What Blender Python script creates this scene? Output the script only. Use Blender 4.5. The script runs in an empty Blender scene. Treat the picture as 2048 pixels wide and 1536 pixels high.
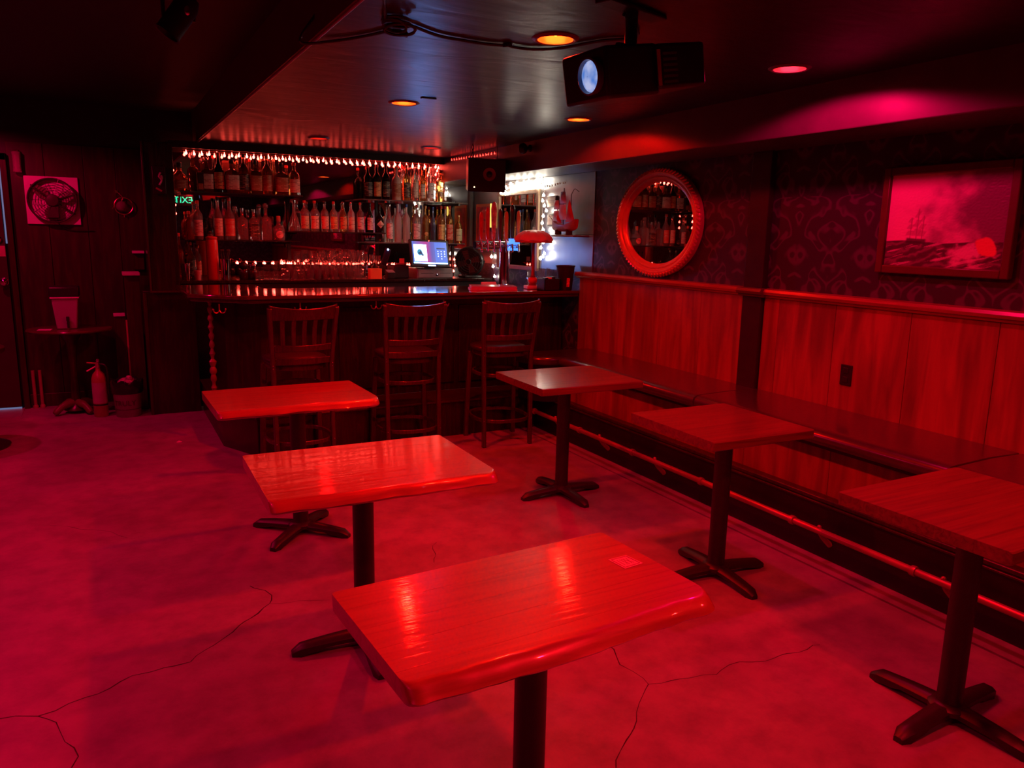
import bpy, bmesh, math, random
from mathutils import Vector, Matrix, Euler, noise
random.seed(7)
PI = math.pi
scn = bpy.context.scene
COL = scn.collection

# ------------------------------------------------------------------ camera
FPX, PX, PY, CAMH = 1540.0, 1024.0, 768.0, 1.60
def _axes(v1, v2):
    a = Vector((v1[0]-PX, v1[1]-PY, FPX)).normalized()
    b = Vector((v2[0]-PX, v2[1]-PY, FPX)); b = (b - a*a.dot(b)).normalized()
    d = a.cross(b)
    return b, a, -d            # world X, Y, Z seen in camera coordinates (x right, y down, z forward)
AX, AY, AZ = _axes((198, 455), (4000, 530))
def ray(x, y):
    d = Vector((x-PX, y-PY, FPX)); return Vector((AX.dot(d), AY.dot(d), AZ.dot(d)))
C0 = Vector((0, 0, CAMH))
def onz(x, y, z=0.0):
    d = ray(x, y); return C0 + d*((z-CAMH)/d.z)
def onx(x, y, X):
    d = ray(x, y); return C0 + d*(X/d.x)
def ony(x, y, Y):
    d = ray(x, y); return C0 + d*(Y/d.y)
cam_d = bpy.data.cameras.new('camera'); cam = bpy.data.objects.new('camera', cam_d); COL.objects.link(cam)
cam_d.sensor_width = 36.0; cam_d.lens = FPX/2048*36.0; cam_d.clip_start = 0.05; cam_d.clip_end = 60
right = Vector((AX[0], AY[0], AZ[0])); down = Vector((AX[1], AY[1], AZ[1])); fwd = Vector((AX[2], AY[2], AZ[2]))
M = Matrix((right, -down, -fwd)).transposed().to_4x4(); M.translation = C0
cam.matrix_world = M
scn.camera = cam

# ------------------------------------------------------------------ world, view
w = bpy.data.worlds.new('world'); scn.world = w; w.use_nodes = True
w.node_tree.nodes['Background'].inputs[0].default_value = (0.02, 0.0005, 0.0012, 1)
w.node_tree.nodes['Background'].inputs[1].default_value = 0.02
cy = scn.cycles; cy.max_bounces = 9; cy.diffuse_bounces = 3; cy.glossy_bounces = 5; cy.transmission_bounces = 8
vs = scn.view_settings
vs.view_transform = 'Standard'; vs.look = 'None'; vs.exposure = 0.0; vs.gamma = 1.0; vs.use_curve_mapping = False

# lamp settings (the lamps themselves are built with their fixtures below)
RED = (1.0, 0.0012, 0.0016)
PINK = (1.0, 0.0008, 0.085)
ROSE = (1.0, 0.0008, 0.018)
ZC = 2.38            # low ceiling over the bar
ZH = 2.66            # high ceiling on the left
# x, y, z, colour, watts
CANS = [(1.675, 2.844, ZC, RED, 108), (2.86, 2.73, ZC, PINK, 42), (1.69, 4.656, ZC, RED, 106), (2.91, 4.605, ZC, RED, 26),
        (1.70, 6.785, ZC, RED, 46), (2.75, 6.86, ZC, RED, 10),
        (1.68, 0.95, ZC, ROSE, 100), (2.86, 0.90, ZC, ROSE, 26), (1.68, -0.95, ZC, ROSE, 24), (2.86, -0.95, ZC, PINK, 24),
        (-0.95, 1.2, ZH, PINK, 40), (-0.95, 3.2, ZH, PINK, 58), (-0.95, 5.2, ZH, PINK, 52), (-1.12, 6.7, ZH, PINK, 84)]

# ------------------------------------------------------------------ node helpers
def nt(name):
    m = bpy.data.materials.new(name); m.use_nodes = True
    return m, m.node_tree.nodes, m.node_tree.links, m.node_tree.nodes['Principled BSDF']
def setp(b, color=None, rough=None, metal=None, spec=None, trans=None, emit=None, es=0, coat=None, coat_r=0.05, ior=None):
    if color is not None: b.inputs['Base Color'].default_value = (*color, 1)
    if rough is not None: b.inputs['Roughness'].default_value = rough
    if metal is not None: b.inputs['Metallic'].default_value = metal
    if spec is not None: b.inputs['Specular IOR Level'].default_value = spec
    if trans is not None: b.inputs['Transmission Weight'].default_value = trans
    if ior is not None: b.inputs['IOR'].default_value = ior
    if emit is not None:
        b.inputs['Emission Color'].default_value = (*emit, 1); b.inputs['Emission Strength'].default_value = es
    if coat is not None:
        b.inputs['Coat Weight'].default_value = coat; b.inputs['Coat Roughness'].default_value = coat_r
MAT = {}
def plain(name, color, rough=0.5, var=0.12, scale=14.0, bump=0.0, **k):
    """procedural: colour broken up by noise, optional fine relief"""
    if name in MAT: return MAT[name]
    m, N, L, b = nt(name); setp(b, color, rough, **k)
    tc = N.new('ShaderNodeTexCoord'); nz = N.new('ShaderNodeTexNoise')
    nz.inputs['Scale'].default_value = scale; nz.inputs['Detail'].default_value = 3
    L.new(tc.outputs['Object'], nz.inputs['Vector'])
    if var > 0:
        rp = N.new('ShaderNodeValToRGB'); e = rp.color_ramp.elements
        e[0].position = 0.3; e[1].position = 0.7
        e[0].color = (*[c*(1-var) for c in color], 1); e[1].color = (*[min(1, c*(1+var)) for c in color], 1)
        L.new(nz.outputs['Fac'], rp.inputs['Fac']); L.new(rp.outputs['Color'], b.inputs['Base Color'])
    if bump > 0:
        bp = N.new('ShaderNodeBump'); bp.inputs['Strength'].default_value = bump; bp.inputs['Distance'].default_value = 0.01
        L.new(nz.outputs['Fac'], bp.inputs['Height']); L.new(bp.outputs['Normal'], b.inputs['Normal'])
    MAT[name] = m; return m
def wood(name, c0, c1, axis='X', rough=0.35, scale=6.0, stretch=14.0, bump=0.15, coat=None, coat_r=0.1, spec=0.5, world=False, detail=4, dist=0.6, c2=None):
    if name in MAT: return MAT[name]
    m, N, L, b = nt(name); setp(b, c0, rough, spec=spec, coat=coat, coat_r=coat_r)
    tc = N.new('ShaderNodeTexCoord'); mp = N.new('ShaderNodeMapping'); oi = N.new('ShaderNodeObjectInfo')
    s = [stretch]*3; s['XYZ'.index(axis)] = 1.0
    mp.inputs['Scale'].default_value = s
    va = N.new('ShaderNodeVectorMath'); va.operation = 'MULTIPLY_ADD'
    cb = N.new('ShaderNodeCombineXYZ')
    for i in range(3): L.new(oi.outputs['Random'], cb.inputs[i])
    L.new(cb.outputs[0], va.inputs[0]); va.inputs[1].default_value = (7.3, 5.1, 3.7)
    L.new(tc.outputs['Object'], va.inputs[2]); L.new(va.outputs[0], mp.inputs['Vector'])
    nz = N.new('ShaderNodeTexNoise'); nz.inputs['Scale'].default_value = scale; nz.inputs['Detail'].default_value = detail
    nz.inputs['Distortion'].default_value = dist
    L.new(mp.outputs[0], nz.inputs['Vector'])
    rp = N.new('ShaderNodeValToRGB'); e = rp.color_ramp.elements
    e[0].position = 0.32; e[1].position = 0.68; e[0].color = (*c1, 1); e[1].color = (*c0, 1)
    if c2:
        x = rp.color_ramp.elements.new(0.5); x.color = (*c2, 1)
    L.new(nz.outputs['Fac'], rp.inputs['Fac']); L.new(rp.outputs['Color'], b.inputs['Base Color'])
    if bump > 0:
        bp = N.new('ShaderNodeBump'); bp.inputs['Strength'].default_value = bump; bp.inputs['Distance'].default_value = 0.004
        L.new(nz.outputs['Fac'], bp.inputs['Height']); L.new(bp.outputs['Normal'], b.inputs['Normal'])
        if coat:
            L.new(bp.outputs['Normal'], b.inputs['Coat Normal'])
    MAT[name] = m; return m
def glow(name, color, strength):
    if name in MAT: return MAT[name]
    m, N, L, b = nt(name); setp(b, (0.05, 0.05, 0.05), 0.3, emit=color, es=strength)
    lw = N.new('ShaderNodeTexNoise'); lw.inputs['Scale'].default_value = 40
    MAT[name] = m; return m
def glass(name, color, rough=0.03, trans=0.86):
    if name in MAT: return MAT[name]
    m, N, L, b = nt(name); setp(b, color, rough, trans=trans, ior=1.45)
    tc = N.new('ShaderNodeTexCoord'); nz = N.new('ShaderNodeTexNoise'); nz.inputs['Scale'].default_value = 22
    bp = N.new('ShaderNodeBump'); bp.inputs['Strength'].default_value = 0.08; bp.inputs['Distance'].default_value = 0.01
    L.new(tc.outputs['Object'], nz.inputs['Vector']); L.new(nz.outputs['Fac'], bp.inputs['Height']); L.new(bp.outputs['Normal'], b.inputs['Normal'])
    MAT[name] = m; return m

# ------------------------------------------------------------------ mesh builder
class MB:
    def __init__(s): s.v = []; s.f = []; s.c = []
    def add(s, vs, fs):
        o = len(s.v); s.v += [Vector(p) for p in vs]; s.f += [[i+o for i in f] for f in fs]; return s
    def box(s, a, b, rot=None, piv=None):
        x0, y0, z0 = a; x1, y1, z1 = b
        vs = [Vector(p) for p in ((x0,y0,z0),(x1,y0,z0),(x1,y1,z0),(x0,y1,z0),(x0,y0,z1),(x1,y0,z1),(x1,y1,z1),(x0,y1,z1))]
        if rot:
            p = Vector(piv) if piv else sum(vs, Vector())/8
            R = Euler(rot).to_matrix(); vs = [R @ (v-p)+p for v in vs]
        return s.add(vs, [(3,2,1,0),(4,5,6,7),(0,1,5,4),(1,2,6,5),(2,3,7,6),(3,0,4,7)])
    def cbox(s, c, d, rot=None):
        c = Vector(c); h = Vector(d)/2; return s.box(c-h, c+h, rot, c)
    def prism(s, poly, z0, z1):
        n = len(poly); vs = [(x, y, z0) for x, y in poly]+[(x, y, z1) for x, y in poly]
        return s.add(vs, [list(range(n))[::-1], list(range(n, 2*n))]+[(i, (i+1) % n, n+(i+1) % n, n+i) for i in range(n)])
    def lathe(s, prof, n=20, loc=(0,0,0), p=2.0, sy=1.0, axis='Z', close=True):
        vs = []
        for r, z in prof:
            for k in range(n):
                t = 2*PI*k/n + PI/n; c, q = math.cos(t), math.sin(t)
                e = 1.0 if p == 2 else (abs(c)**p+abs(q)**p)**(-1/p)
                x, y = r*e*c, r*e*q*sy
                P = {'Z': (x, y, z), 'Y': (x, z, y), 'X': (z, x, y)}[axis]
                vs.append(Vector(P)+Vector(loc))
        fs = []; m = len(prof)
        fl = axis == 'Y'
        for i in range(m-1):
            for k in range(n):
                f = (i*n+k, i*n+(k+1) % n, (i+1)*n+(k+1) % n, (i+1)*n+k); fs.append(f[::-1] if fl else f)
        if close:
            a = list(range(n))[::-1]; b = list(range((m-1)*n, m*n))
            fs += [a[::-1], b[::-1]] if fl else [a, b]
        return s.add(vs, fs)
    def tube(s, pts, r, n=8, closed=False, caps=True, sq=None):
        """sq=(a,b): rectangular section a (side) x b (up)"""
        P = [Vector(p) for p in pts]; m = len(P); vs = []
        rr = r if isinstance(r, (list, tuple)) else [r]*m
        up0 = None
        for i in range(m):
            if closed: t = P[(i+1) % m]-P[i-1]
            else: t = P[min(i+1, m-1)]-P[max(i-1, 0)]
            t.normalize()
            ref = Vector((0,0,1)) if abs(t.z) < 0.95 else (up0 if up0 is not None and abs(up0.dot(t)) < 0.9 else Vector((0,1,0)))
            sd = t.cross(ref).normalized(); up = sd.cross(t).normalized(); up0 = up
            if sq:
                a, b = sq[0]/2, sq[1]/2
                for q in ((-a,-b),(a,-b),(a,b),(-a,b)): vs.append(P[i]+sd*q[0]+up*q[1])
            else:
                for k in range(n):
                    th = 2*PI*k/n; vs.append(P[i]+sd*(rr[i]*math.cos(th))+up*(rr[i]*math.sin(th)))
        if sq: n = 4
        fs = []
        for i in range(m if closed else m-1):
            j = (i+1) % m
            for k in range(n): fs.append((i*n+k, i*n+(k+1) % n, j*n+(k+1) % n, j*n+k))
        if caps and not closed:
            fs.append(list(range(n))[::-1]); fs.append(list(range((m-1)*n, m*n)))
        return s.add(vs, fs)
    def ball(s, c, r, nu=10, nv=6):
        r = Vector((r, r, r)) if not isinstance(r, (tuple, list, Vector)) else Vector(r)
        c = Vector(c); vs = [c+Vector((0,0,-r.z))]
        for j in range(1, nv):
            ph = -PI/2+PI*j/nv
            for k in range(nu):
                th = 2*PI*k/nu; vs.append(c+Vector((r.x*math.cos(ph)*math.cos(th), r.y*math.cos(ph)*math.sin(th), r.z*math.sin(ph))))
        vs.append(c+Vector((0,0,r.z))); T = len(vs)-1; fs = []
        for k in range(nu):
            fs.append((0, 1+(k+1) % nu, 1+k)); fs.append((T, T-nu+k, T-nu+(k+1) % nu))
        for j in range(nv-2):
            for k in range(nu):
                a = 1+j*nu; fs.append((a+k, a+(k+1) % nu, a+nu+(k+1) % nu, a+nu+k))
        return s.add(vs, fs)
    def xf(s, mat):
        s.v = [mat @ v for v in s.v]; return s
    def build(s, name, mat, parent=None, world=False, smooth=40, bevel=0.0, seg=2):
        me = bpy.data.meshes.new(name)
        off = Vector((0,0,0))
        if parent is not None and world:
            q = parent
            while q is not None: off += q.location; q = q.parent
        me.from_pydata([tuple(v-off) for v in s.v], [], s.f); me.update()
        if smooth:
            me.polygons.foreach_set('use_smooth', [True]*len(me.polygons)); me.set_sharp_from_angle(angle=math.radians(smooth))
        if mat: me.materials.append(mat)
        o = bpy.data.objects.new(name, me); COL.objects.link(o)
        if parent is not None: o.parent = parent
        if bevel > 0:
            md = o.modifiers.new('bevel', 'BEVEL'); md.width = bevel; md.segments = seg; md.limit_method = 'ANGLE'; md.angle_limit = math.radians(50)
        return o
def thing(name, label, cat, loc=(0,0,0), rz=0.0, group=None):
    o = bpy.data.objects.new(name, None); COL.objects.link(o); o.empty_display_size = 0.1
    o.location = loc; o.rotation_euler = (0, 0, rz); o['label'] = label; o['category'] = cat
    if group: o['group'] = group
    return o
def tag(o, label, cat, group=None):
    o['label'] = label; o['category'] = cat
    if group: o['group'] = group
    return o
def struct(o, label=None):
    o['kind'] = 'structure'
    if label: o['label'] = label
    return o
def dup(root, loc, rz, label):
    r = root.copy(); COL.objects.link(r); r.location = loc; r.rotation_euler = (0, 0, rz); r['label'] = label
    for ch in list(root.children):
        c = ch.copy(); COL.objects.link(c); c.parent = r
        for g in list(ch.children):
            d = g.copy(); COL.objects.link(d); d.parent = c
    return r
def text_mb(s, size):
    cu = bpy.data.curves.new('lettering', 'FONT'); cu.body = s; cu.size = size; cu.align_x = 'CENTER'; cu.align_y = 'CENTER'; cu.extrude = 0.0008
    o = bpy.data.objects.new('lettering', cu); COL.objects.link(o)
    dg = bpy.context.evaluated_depsgraph_get(); me = bpy.data.meshes.new_from_object(o.evaluated_get(dg))
    m = MB(); m.add([v.co.copy() for v in me.vertices], [list(p.vertices) for p in me.polygons])
    bpy.data.objects.remove(o); bpy.data.curves.remove(cu); bpy.data.meshes.remove(me)
    return m
def smoothpath(pts, k=6):
    """Catmull-Rom through points"""
    P = [Vector(p) for p in pts]; P = [P[0]*2-P[1]]+P+[P[-1]*2-P[-2]]; out = []
    for i in range(1, len(P)-2):
        for j in range(k):
            t = j/k; a, b, c, d = P[i-1], P[i], P[i+1], P[i+2]
            out.append(0.5*((2*b)+(c-a)*t+(2*a-5*b+4*c-d)*t*t+(3*b-a-3*c+d)*t**3))
    out.append(P[-2]); return out

# ------------------------------------------------------------------ materials
blackpaint = plain('black paint', (0.012, 0.011, 0.012), 0.45, 0.2, 9)
blackmetal = plain('black powder coat', (0.022, 0.019, 0.019), 0.42, 0.15, 40, bump=0.05)
blackplastic = plain('black plastic', (0.015, 0.015, 0.016), 0.38, 0.1, 30)
darkwood = wood('dark stained bar wood', (0.055, 0.02, 0.012), (0.025, 0.009, 0.006), 'Z', 0.32, 5, 12, 0.08)
barblack = wood('ebonised bar front', (0.030, 0.012, 0.010), (0.014, 0.006, 0.005), 'Z', 0.22, 4, 9, 0.05)
bartopm = wood('polished bar top', (0.10, 0.035, 0.02), (0.05, 0.018, 0.01), 'X', 0.16, 4, 14, 0.03, coat=1.0, coat_r=0.06)
stoolwood = wood('stool wood', (0.080, 0.030, 0.022), (0.042, 0.016, 0.012), 'Z', 0.26, 9, 10, 0.06, coat=0.4, coat_r=0.15)
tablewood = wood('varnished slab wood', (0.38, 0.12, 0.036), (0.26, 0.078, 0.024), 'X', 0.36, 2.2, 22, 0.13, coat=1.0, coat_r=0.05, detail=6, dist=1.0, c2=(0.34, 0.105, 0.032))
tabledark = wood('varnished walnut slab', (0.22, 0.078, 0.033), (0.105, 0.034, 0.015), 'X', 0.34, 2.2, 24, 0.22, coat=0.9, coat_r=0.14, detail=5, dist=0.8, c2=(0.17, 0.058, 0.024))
wainwood = wood('stained wainscot', (0.33, 0.12, 0.045), (0.15, 0.05, 0.022), 'Z', 0.42, 1.5, 9, 0.05, world=True, detail=4, dist=0.7, c2=(0.235, 0.082, 0.034))
railwood = wood('chair rail wood', (0.34, 0.13, 0.06), (0.22, 0.08, 0.03), 'Y', 0.3, 4, 12, 0.06, coat=0.5, coat_r=0.2)
vinyl = plain('oxblood vinyl', (0.045, 0.02, 0.024), 0.28, 0.15, 30, bump=0.04, coat=1.0, coat_r=0.16)
chrome = plain('chrome', (0.75, 0.75, 0.76), 0.12, 0.04, 20, metal=1.0)
brass = plain('brass', (0.72, 0.5, 0.24), 0.28, 0.08, 20, metal=1.0)
steel = plain('brushed steel', (0.50, 0.51, 0.53), 0.34, 0.08, 8, metal=1.0)
white = plain('white plastic', (0.72, 0.70, 0.68), 0.4, 0.04, 10)
paper = plain('cream paper', (0.70, 0.62, 0.48), 0.7, 0.06, 20)
redpaint = plain('red enamel', (0.55, 0.03, 0.03), 0.3, 0.08, 20)
redplastic = plain('red plastic', (0.60, 0.05, 0.04), 0.35, 0.06, 20)
def mirror_mat():
    m, N, L, b = nt('mirror glass'); setp(b, (0.62, 0.60, 0.60), 0.02, metal=1.0)
    tc = N.new('ShaderNodeTexCoord'); nz = N.new('ShaderNodeTexNoise'); nz.inputs['Scale'].default_value = 2.0
    mr = N.new('ShaderNodeMapRange'); mr.inputs[3].default_value = 0.004; mr.inputs[4].default_value = 0.018
    L.new(tc.outputs['Object'], nz.inputs['Vector']); L.new(nz.outputs['Fac'], mr.inputs[0]); L.new(mr.outputs[0], b.inputs['Roughness'])
    return m
mirrorm = mirror_mat()
def concrete():
    m, N, L, b = nt('worn painted concrete')
    tc = N.new('ShaderNodeTexCoord')
    def nzt(s, d=5, r=0.55, dist=0.0):
        n = N.new('ShaderNodeTexNoise'); n.inputs['Scale'].default_value = s; n.inputs['Detail'].default_value = d
        n.inputs['Roughness'].default_value = r; n.inputs['Distortion'].default_value = dist
        L.new(tc.outputs['Object'], n.inputs['Vector']); return n
    a, c, d = nzt(0.9, 6, 0.6, 0.4), nzt(7, 6, 0.65), nzt(60, 3)
    r1 = N.new('ShaderNodeValToRGB'); e = r1.color_ramp.elements
    e[0].position = 0.30; e[0].color = (0.23, 0.21, 0.205, 1); e[1].position = 0.68; e[1].color = (0.37, 0.34, 0.33, 1)
    L.new(a.outputs['Fac'], r1.inputs['Fac'])
    r2 = N.new('ShaderNodeValToRGB'); e = r2.color_ramp.elements
    e[0].position = 0.34; e[0].color = (0.60, 0.60, 0.60, 1); e[1].position = 0.60; e[1].color = (1.1, 1.1, 1.1, 1)
    L.new(c.outputs['Fac'], r2.inputs['Fac'])
    mx = N.new('ShaderNodeMix'); mx.data_type = 'RGBA'; mx.blend_type = 'MULTIPLY'; mx.inputs[0].default_value = 0.65
    L.new(r1.outputs['Color'], mx.inputs[6]); L.new(r2.outputs['Color'], mx.inputs[7]); L.new(mx.outputs[2], b.inputs['Base Color'])
    mr = N.new('ShaderNodeMapRange'); mr.inputs[3].default_value = 0.34; mr.inputs[4].default_value = 0.62
    L.new(a.outputs['Fac'], mr.inputs[0]); L.new(mr.outputs[0], b.inputs['Roughness'])
    ad = N.new('ShaderNodeMath'); ad.operation = 'MULTIPLY_ADD'; ad.inputs[1].default_value = 0.25
    L.new(d.outputs['Fac'], ad.inputs[0]); L.new(c.outputs['Fac'], ad.inputs[2])
    bp = N.new('ShaderNodeBump'); bp.inputs['Strength'].default_value = 0.25; bp.inputs['Distance'].default_value = 0.006
    L.new(ad.outputs[0], bp.inputs['Height']); L.new(bp.outputs['Normal'], b.inputs['Normal'])
    return m
concretem = concrete()
def ceilpaint():
    m, N, L, b = nt('satin black ceiling paint'); setp(b, (0.016, 0.014, 0.020), 0.30, spec=0.5)
    tc = N.new('ShaderNodeTexCoord'); mp = N.new('ShaderNodeMapping'); mp.inputs['Scale'].default_value = (2.0, 5.0, 2.0)
    nz = N.new('ShaderNodeTexNoise'); nz.inputs['Scale'].default_value = 1.3; nz.inputs['Detail'].default_value = 2.5; nz.inputs['Distortion'].default_value = 1.4
    L.new(tc.outputs['Object'], mp.inputs['Vector']); L.new(mp.outputs[0], nz.inputs['Vector'])
    bp = N.new('ShaderNodeBump'); bp.inputs['Strength'].default_value = 0.5; bp.inputs['Distance'].default_value = 0.008
    L.new(nz.outputs['Fac'], bp.inputs['Height']); L.new(bp.outputs['Normal'], b.inputs['Normal'])
    mr = N.new('ShaderNodeMapRange'); mr.inputs[3].default_value = 0.27; mr.inputs[4].default_value = 0.38
    L.new(nz.outputs['Fac'], mr.inputs[0]); L.new(mr.outputs[0], b.inputs['Roughness'])
    return m
ceilm = ceilpaint()
def damask():
    m, N, L, b = nt('dark damask wallpaper'); setp(b, rough=0.5)
    ge = N.new('ShaderNodeNewGeometry'); sp = N.new('ShaderNodeSeparateXYZ'); L.new(ge.outputs['Position'], sp.inputs[0])
    pp = N.new('ShaderNodeMath'); pp.operation = 'PINGPONG'; pp.inputs[1].default_value = 0.24; L.new(sp.outputs['Y'], pp.inputs[0])
    ax = N.new('ShaderNodeMath'); ax.operation = 'PINGPONG'; ax.inputs[1].default_value = 0.24; L.new(sp.outputs['X'], ax.inputs[0])
    sm = N.new('ShaderNodeMath'); sm.operation = 'ADD'; L.new(pp.outputs[0], sm.inputs[0]); L.new(ax.outputs[0], sm.inputs[1])
    md = N.new('ShaderNodeMath'); md.operation = 'FLOORED_MODULO'; md.inputs[1].default_value = 0.62; L.new(sp.outputs['Z'], md.inputs[0])
    cb = N.new('ShaderNodeCombineXYZ'); L.new(sm.outputs[0], cb.inputs[0]); L.new(md.outputs[0], cb.inputs[1])
    nz = N.new('ShaderNodeTexNoise'); nz.inputs['Scale'].default_value = 4.6; nz.inputs['Detail'].default_value = 1.0; nz.inputs['Distortion'].default_value = 1.6
    L.new(cb.outputs[0], nz.inputs['Vector'])
    r = N.new('ShaderNodeValToRGB'); e = r.color_ramp.elements
    base = (0.026, 0.012, 0.034, 1); pat = (0.085, 0.045, 0.09, 1)
    e[0].position = 0.44; e[0].color = base; e[1].position = 0.56; e[1].color = base
    for p, c in ((0.475, pat), (0.505, pat), (0.53, base)):
        x = e.new(p); x.color = c
    L.new(nz.outputs['Fac'], r.inputs['Fac']); L.new(r.outputs['Color'], b.inputs['Base Color'])
    r2 = N.new('ShaderNodeMapRange'); r2.inputs[1].default_value = 0.0; r2.inputs[2].default_value = 0.2; r2.inputs[3].default_value = 0.5; r2.inputs[4].default_value = 0.3
    L.new(r.outputs['Color'], r2.inputs[0]); L.new(r2.outputs[0], b.inputs['Roughness'])
    return m
damaskm = damask()
bulbred = glow('hot red bulb', (1.0, 0.15, 0.012), 60.0)
bulbdim = glow('deep red bulb', (1.0, 0.045, 0.02), 9.0)
bulbpink = glow('pink red bulb', (1.0, 0.05, 0.12), 26.0)
fairyred = glow('red fairy bulb', (1.0, 0.06, 0.04), 30.0)
fairywhite = glow('warm white fairy bulb', (1.0, 0.88, 0.70), 36.0)

# ================================================================== SETTING
XW, YB = 3.70, 8.00        # right wall, back wall
XL, YR = -3.0, -3.5        # left wall, wall behind the camera
XS, ZS = 3.25, 2.14        # soffit face and underside
XF = 0.85                  # edge of the low ceiling
# floor: main slab, narrow slab along the bench, dark gap between them
floor = struct(MB().box((XL, YR, -0.12), (3.033, YB, 0.0)).build('floor', concretem, smooth=0), 'cracked worn concrete floor')
MB().box((3.052, YR, -0.12), (XW, YB, -0.001)).build('floor_strip', concretem, floor, smooth=0)
MB().box((3.033, YR, -0.12), (3.052, YB, -0.025)).build('expansion_gap', blackpaint, floor, smooth=0)
crackm = plain('crack dirt', (0.035, 0.02, 0.02), 0.9, 0.2, 30)
def crack(pix, wd=0.006):
    pts = [onz(x, y) for x, y in pix]; out = []
    for i in range(len(pts)-1):
        n = max(2, int((pts[i+1]-pts[i]).length/0.04))
        for k in range(n):
            q = pts[i].lerp(pts[i+1], k/n)
            nn = noise.noise(q*9.0)*0.028
            out.append(q+Vector((nn, noise.noise(q*9.0+Vector((5, 3, 1)))*0.028, 0)))
    out.append(pts[-1]); m = MB(); vs = []; fs = []
    for i, q in enumerate(out):
        t = (out[min(i+1, len(out)-1)]-out[max(i-1, 0)]).normalized(); s = Vector((-t.y, t.x, 0))
        ww = wd*(0.35+0.65*abs(noise.noise(q*14.0+Vector((9, 1, 0))))*1.6)*0.5
        vs += [q+s*ww+Vector((0,0,0.0006)), q-s*ww+Vector((0,0,0.0006))]
        if i: fs.append((2*i-2, 2*i-1, 2*i+1, 2*i))
    m.add(vs, fs); return m.build('crack', crackm, floor, smooth=0)
crack([(0,1436),(70,1430),(175,1398),(265,1352),(380,1322),(440,1275),(490,1245),(538,1208),(545,1190),(500,1172)], 0.008)
crack([(70,1430),(120,1460),(150,1492),(143,1536)], 0.006)
crack([(538,1208),(580,1203),(660,1200)], 0.004)
crack([(100,1052),(215,1064),(255,1076)], 0.004)
crack([(1218,1288),(1245,1330),(1297,1370),(1360,1357),(1430,1352),(1480,1325),(1560,1312),(1640,1290)], 0.006)
crack([(1297,1370),(1300,1395),(1270,1425),(1262,1470),(1240,1500),(1232,1536)], 0.006)
crack([(870,1085),(865,1105),(868,1125)], 0.004)
# patches of old scraped paint edge near the bench
# right wall: wallpaper above, metal cladding by the bar
wallr = struct(MB().box((XW, YR, 0), (XW+0.12, YB, ZC+0.4)).build('wall_right', damaskm, smooth=0), 'right wall with dark damask wallpaper')
metalclad = plain('zinc sheet', (0.34, 0.345, 0.36), 0.36, 0.10, 5, metal=0.9, bump=0.15)
yj = [5.545, 6.42, 7.3, 8.0]
for i in range(3):
    MB().box((XW-0.006, yj[i]+0.003, 1.30), (XW-0.0005, yj[i+1]-0.003, 1.618)).build('metal_sheet', metalclad, wallr, smooth=0, bevel=0.002)
    MB().box((XW-0.006, yj[i]+0.003, 1.622), (XW-0.0005, yj[i+1]-0.003, 2.138)).build('metal_sheet', metalclad, wallr, smooth=0, bevel=0.002)
# wainscot boards of different widths
edges = [5.72, 5.45, 5.02, 4.60, 4.15, 3.74]
edges2 = [3.565, 3.44, 3.02, 2.55, 2.1, 1.6, 1.1, 0.6, 0.0, -0.6, -1.2, -2.0, -2.8, -3.5]
for E_ in (edges, edges2):
    for a, b in zip(E_[:-1], E_[1:]):
        MB().box((XW-0.018, b+0.0015, 0.62), (XW-0.0005, a-0.0015, 1.262)).build('wainscot_panel', wainwood, wallr, smooth=0, bevel=0.0015)
# chair rail, with the wrap round the pilaster
def railprof(y0, y1, dx=0.0):
    m = MB(); x = XW-dx
    pr = [(x, 1.250), (x-0.030, 1.250), (x-0.036, 1.262), (x-0.050, 1.268), (x-0.056, 1.284), (x-0.048, 1.300), (x-0.012, 1.306), (x, 1.306)]
    n = len(pr); vs = [(px, y0, pz) for px, pz in pr]+[(px, y1, pz) for px, pz in pr]
    m.add(vs, [list(range(n)), list(range(n, 2*n))[::-1]]+[(i, n+i, n+(i+1) % n, (i+1) % n) for i in range(n)])
    return m
t1 = struct(railprof(3.745, 5.75).build('trim_1', railwood), 'rounded wooden chair rail')
t2 = struct(railprof(-3.5, 3.555).build('trim_2', railwood), 'rounded wooden chair rail towards the camera')
t3 = struct(railprof(3.545, 3.755, 0.028).build('trim_3', plain('dark rail block', (0.10, 0.035, 0.02), 0.35), smooth=30), 'short dark piece of rail across the pilaster')
struct(MB().box((XW-0.045, 3.57, 0.64), (XW-0.0005, 3.73, ZS)).build('pilaster', plain('black satin pilaster', (0.028, 0.013, 0.016), 0.35, 0.15, 12), smooth=0, bevel=0.004), 'dark flat pilaster on the right wall')
struct(MB().box((XS, YR, ZS), (XW, YB, ZC+0.3)).build('soffit', plain('satin black soffit paint', (0.075, 0.06, 0.07), 0.42, 0.12, 6, bump=0.05), smooth=0, bevel=0.006), 'boxed soffit along the right wall')
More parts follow.
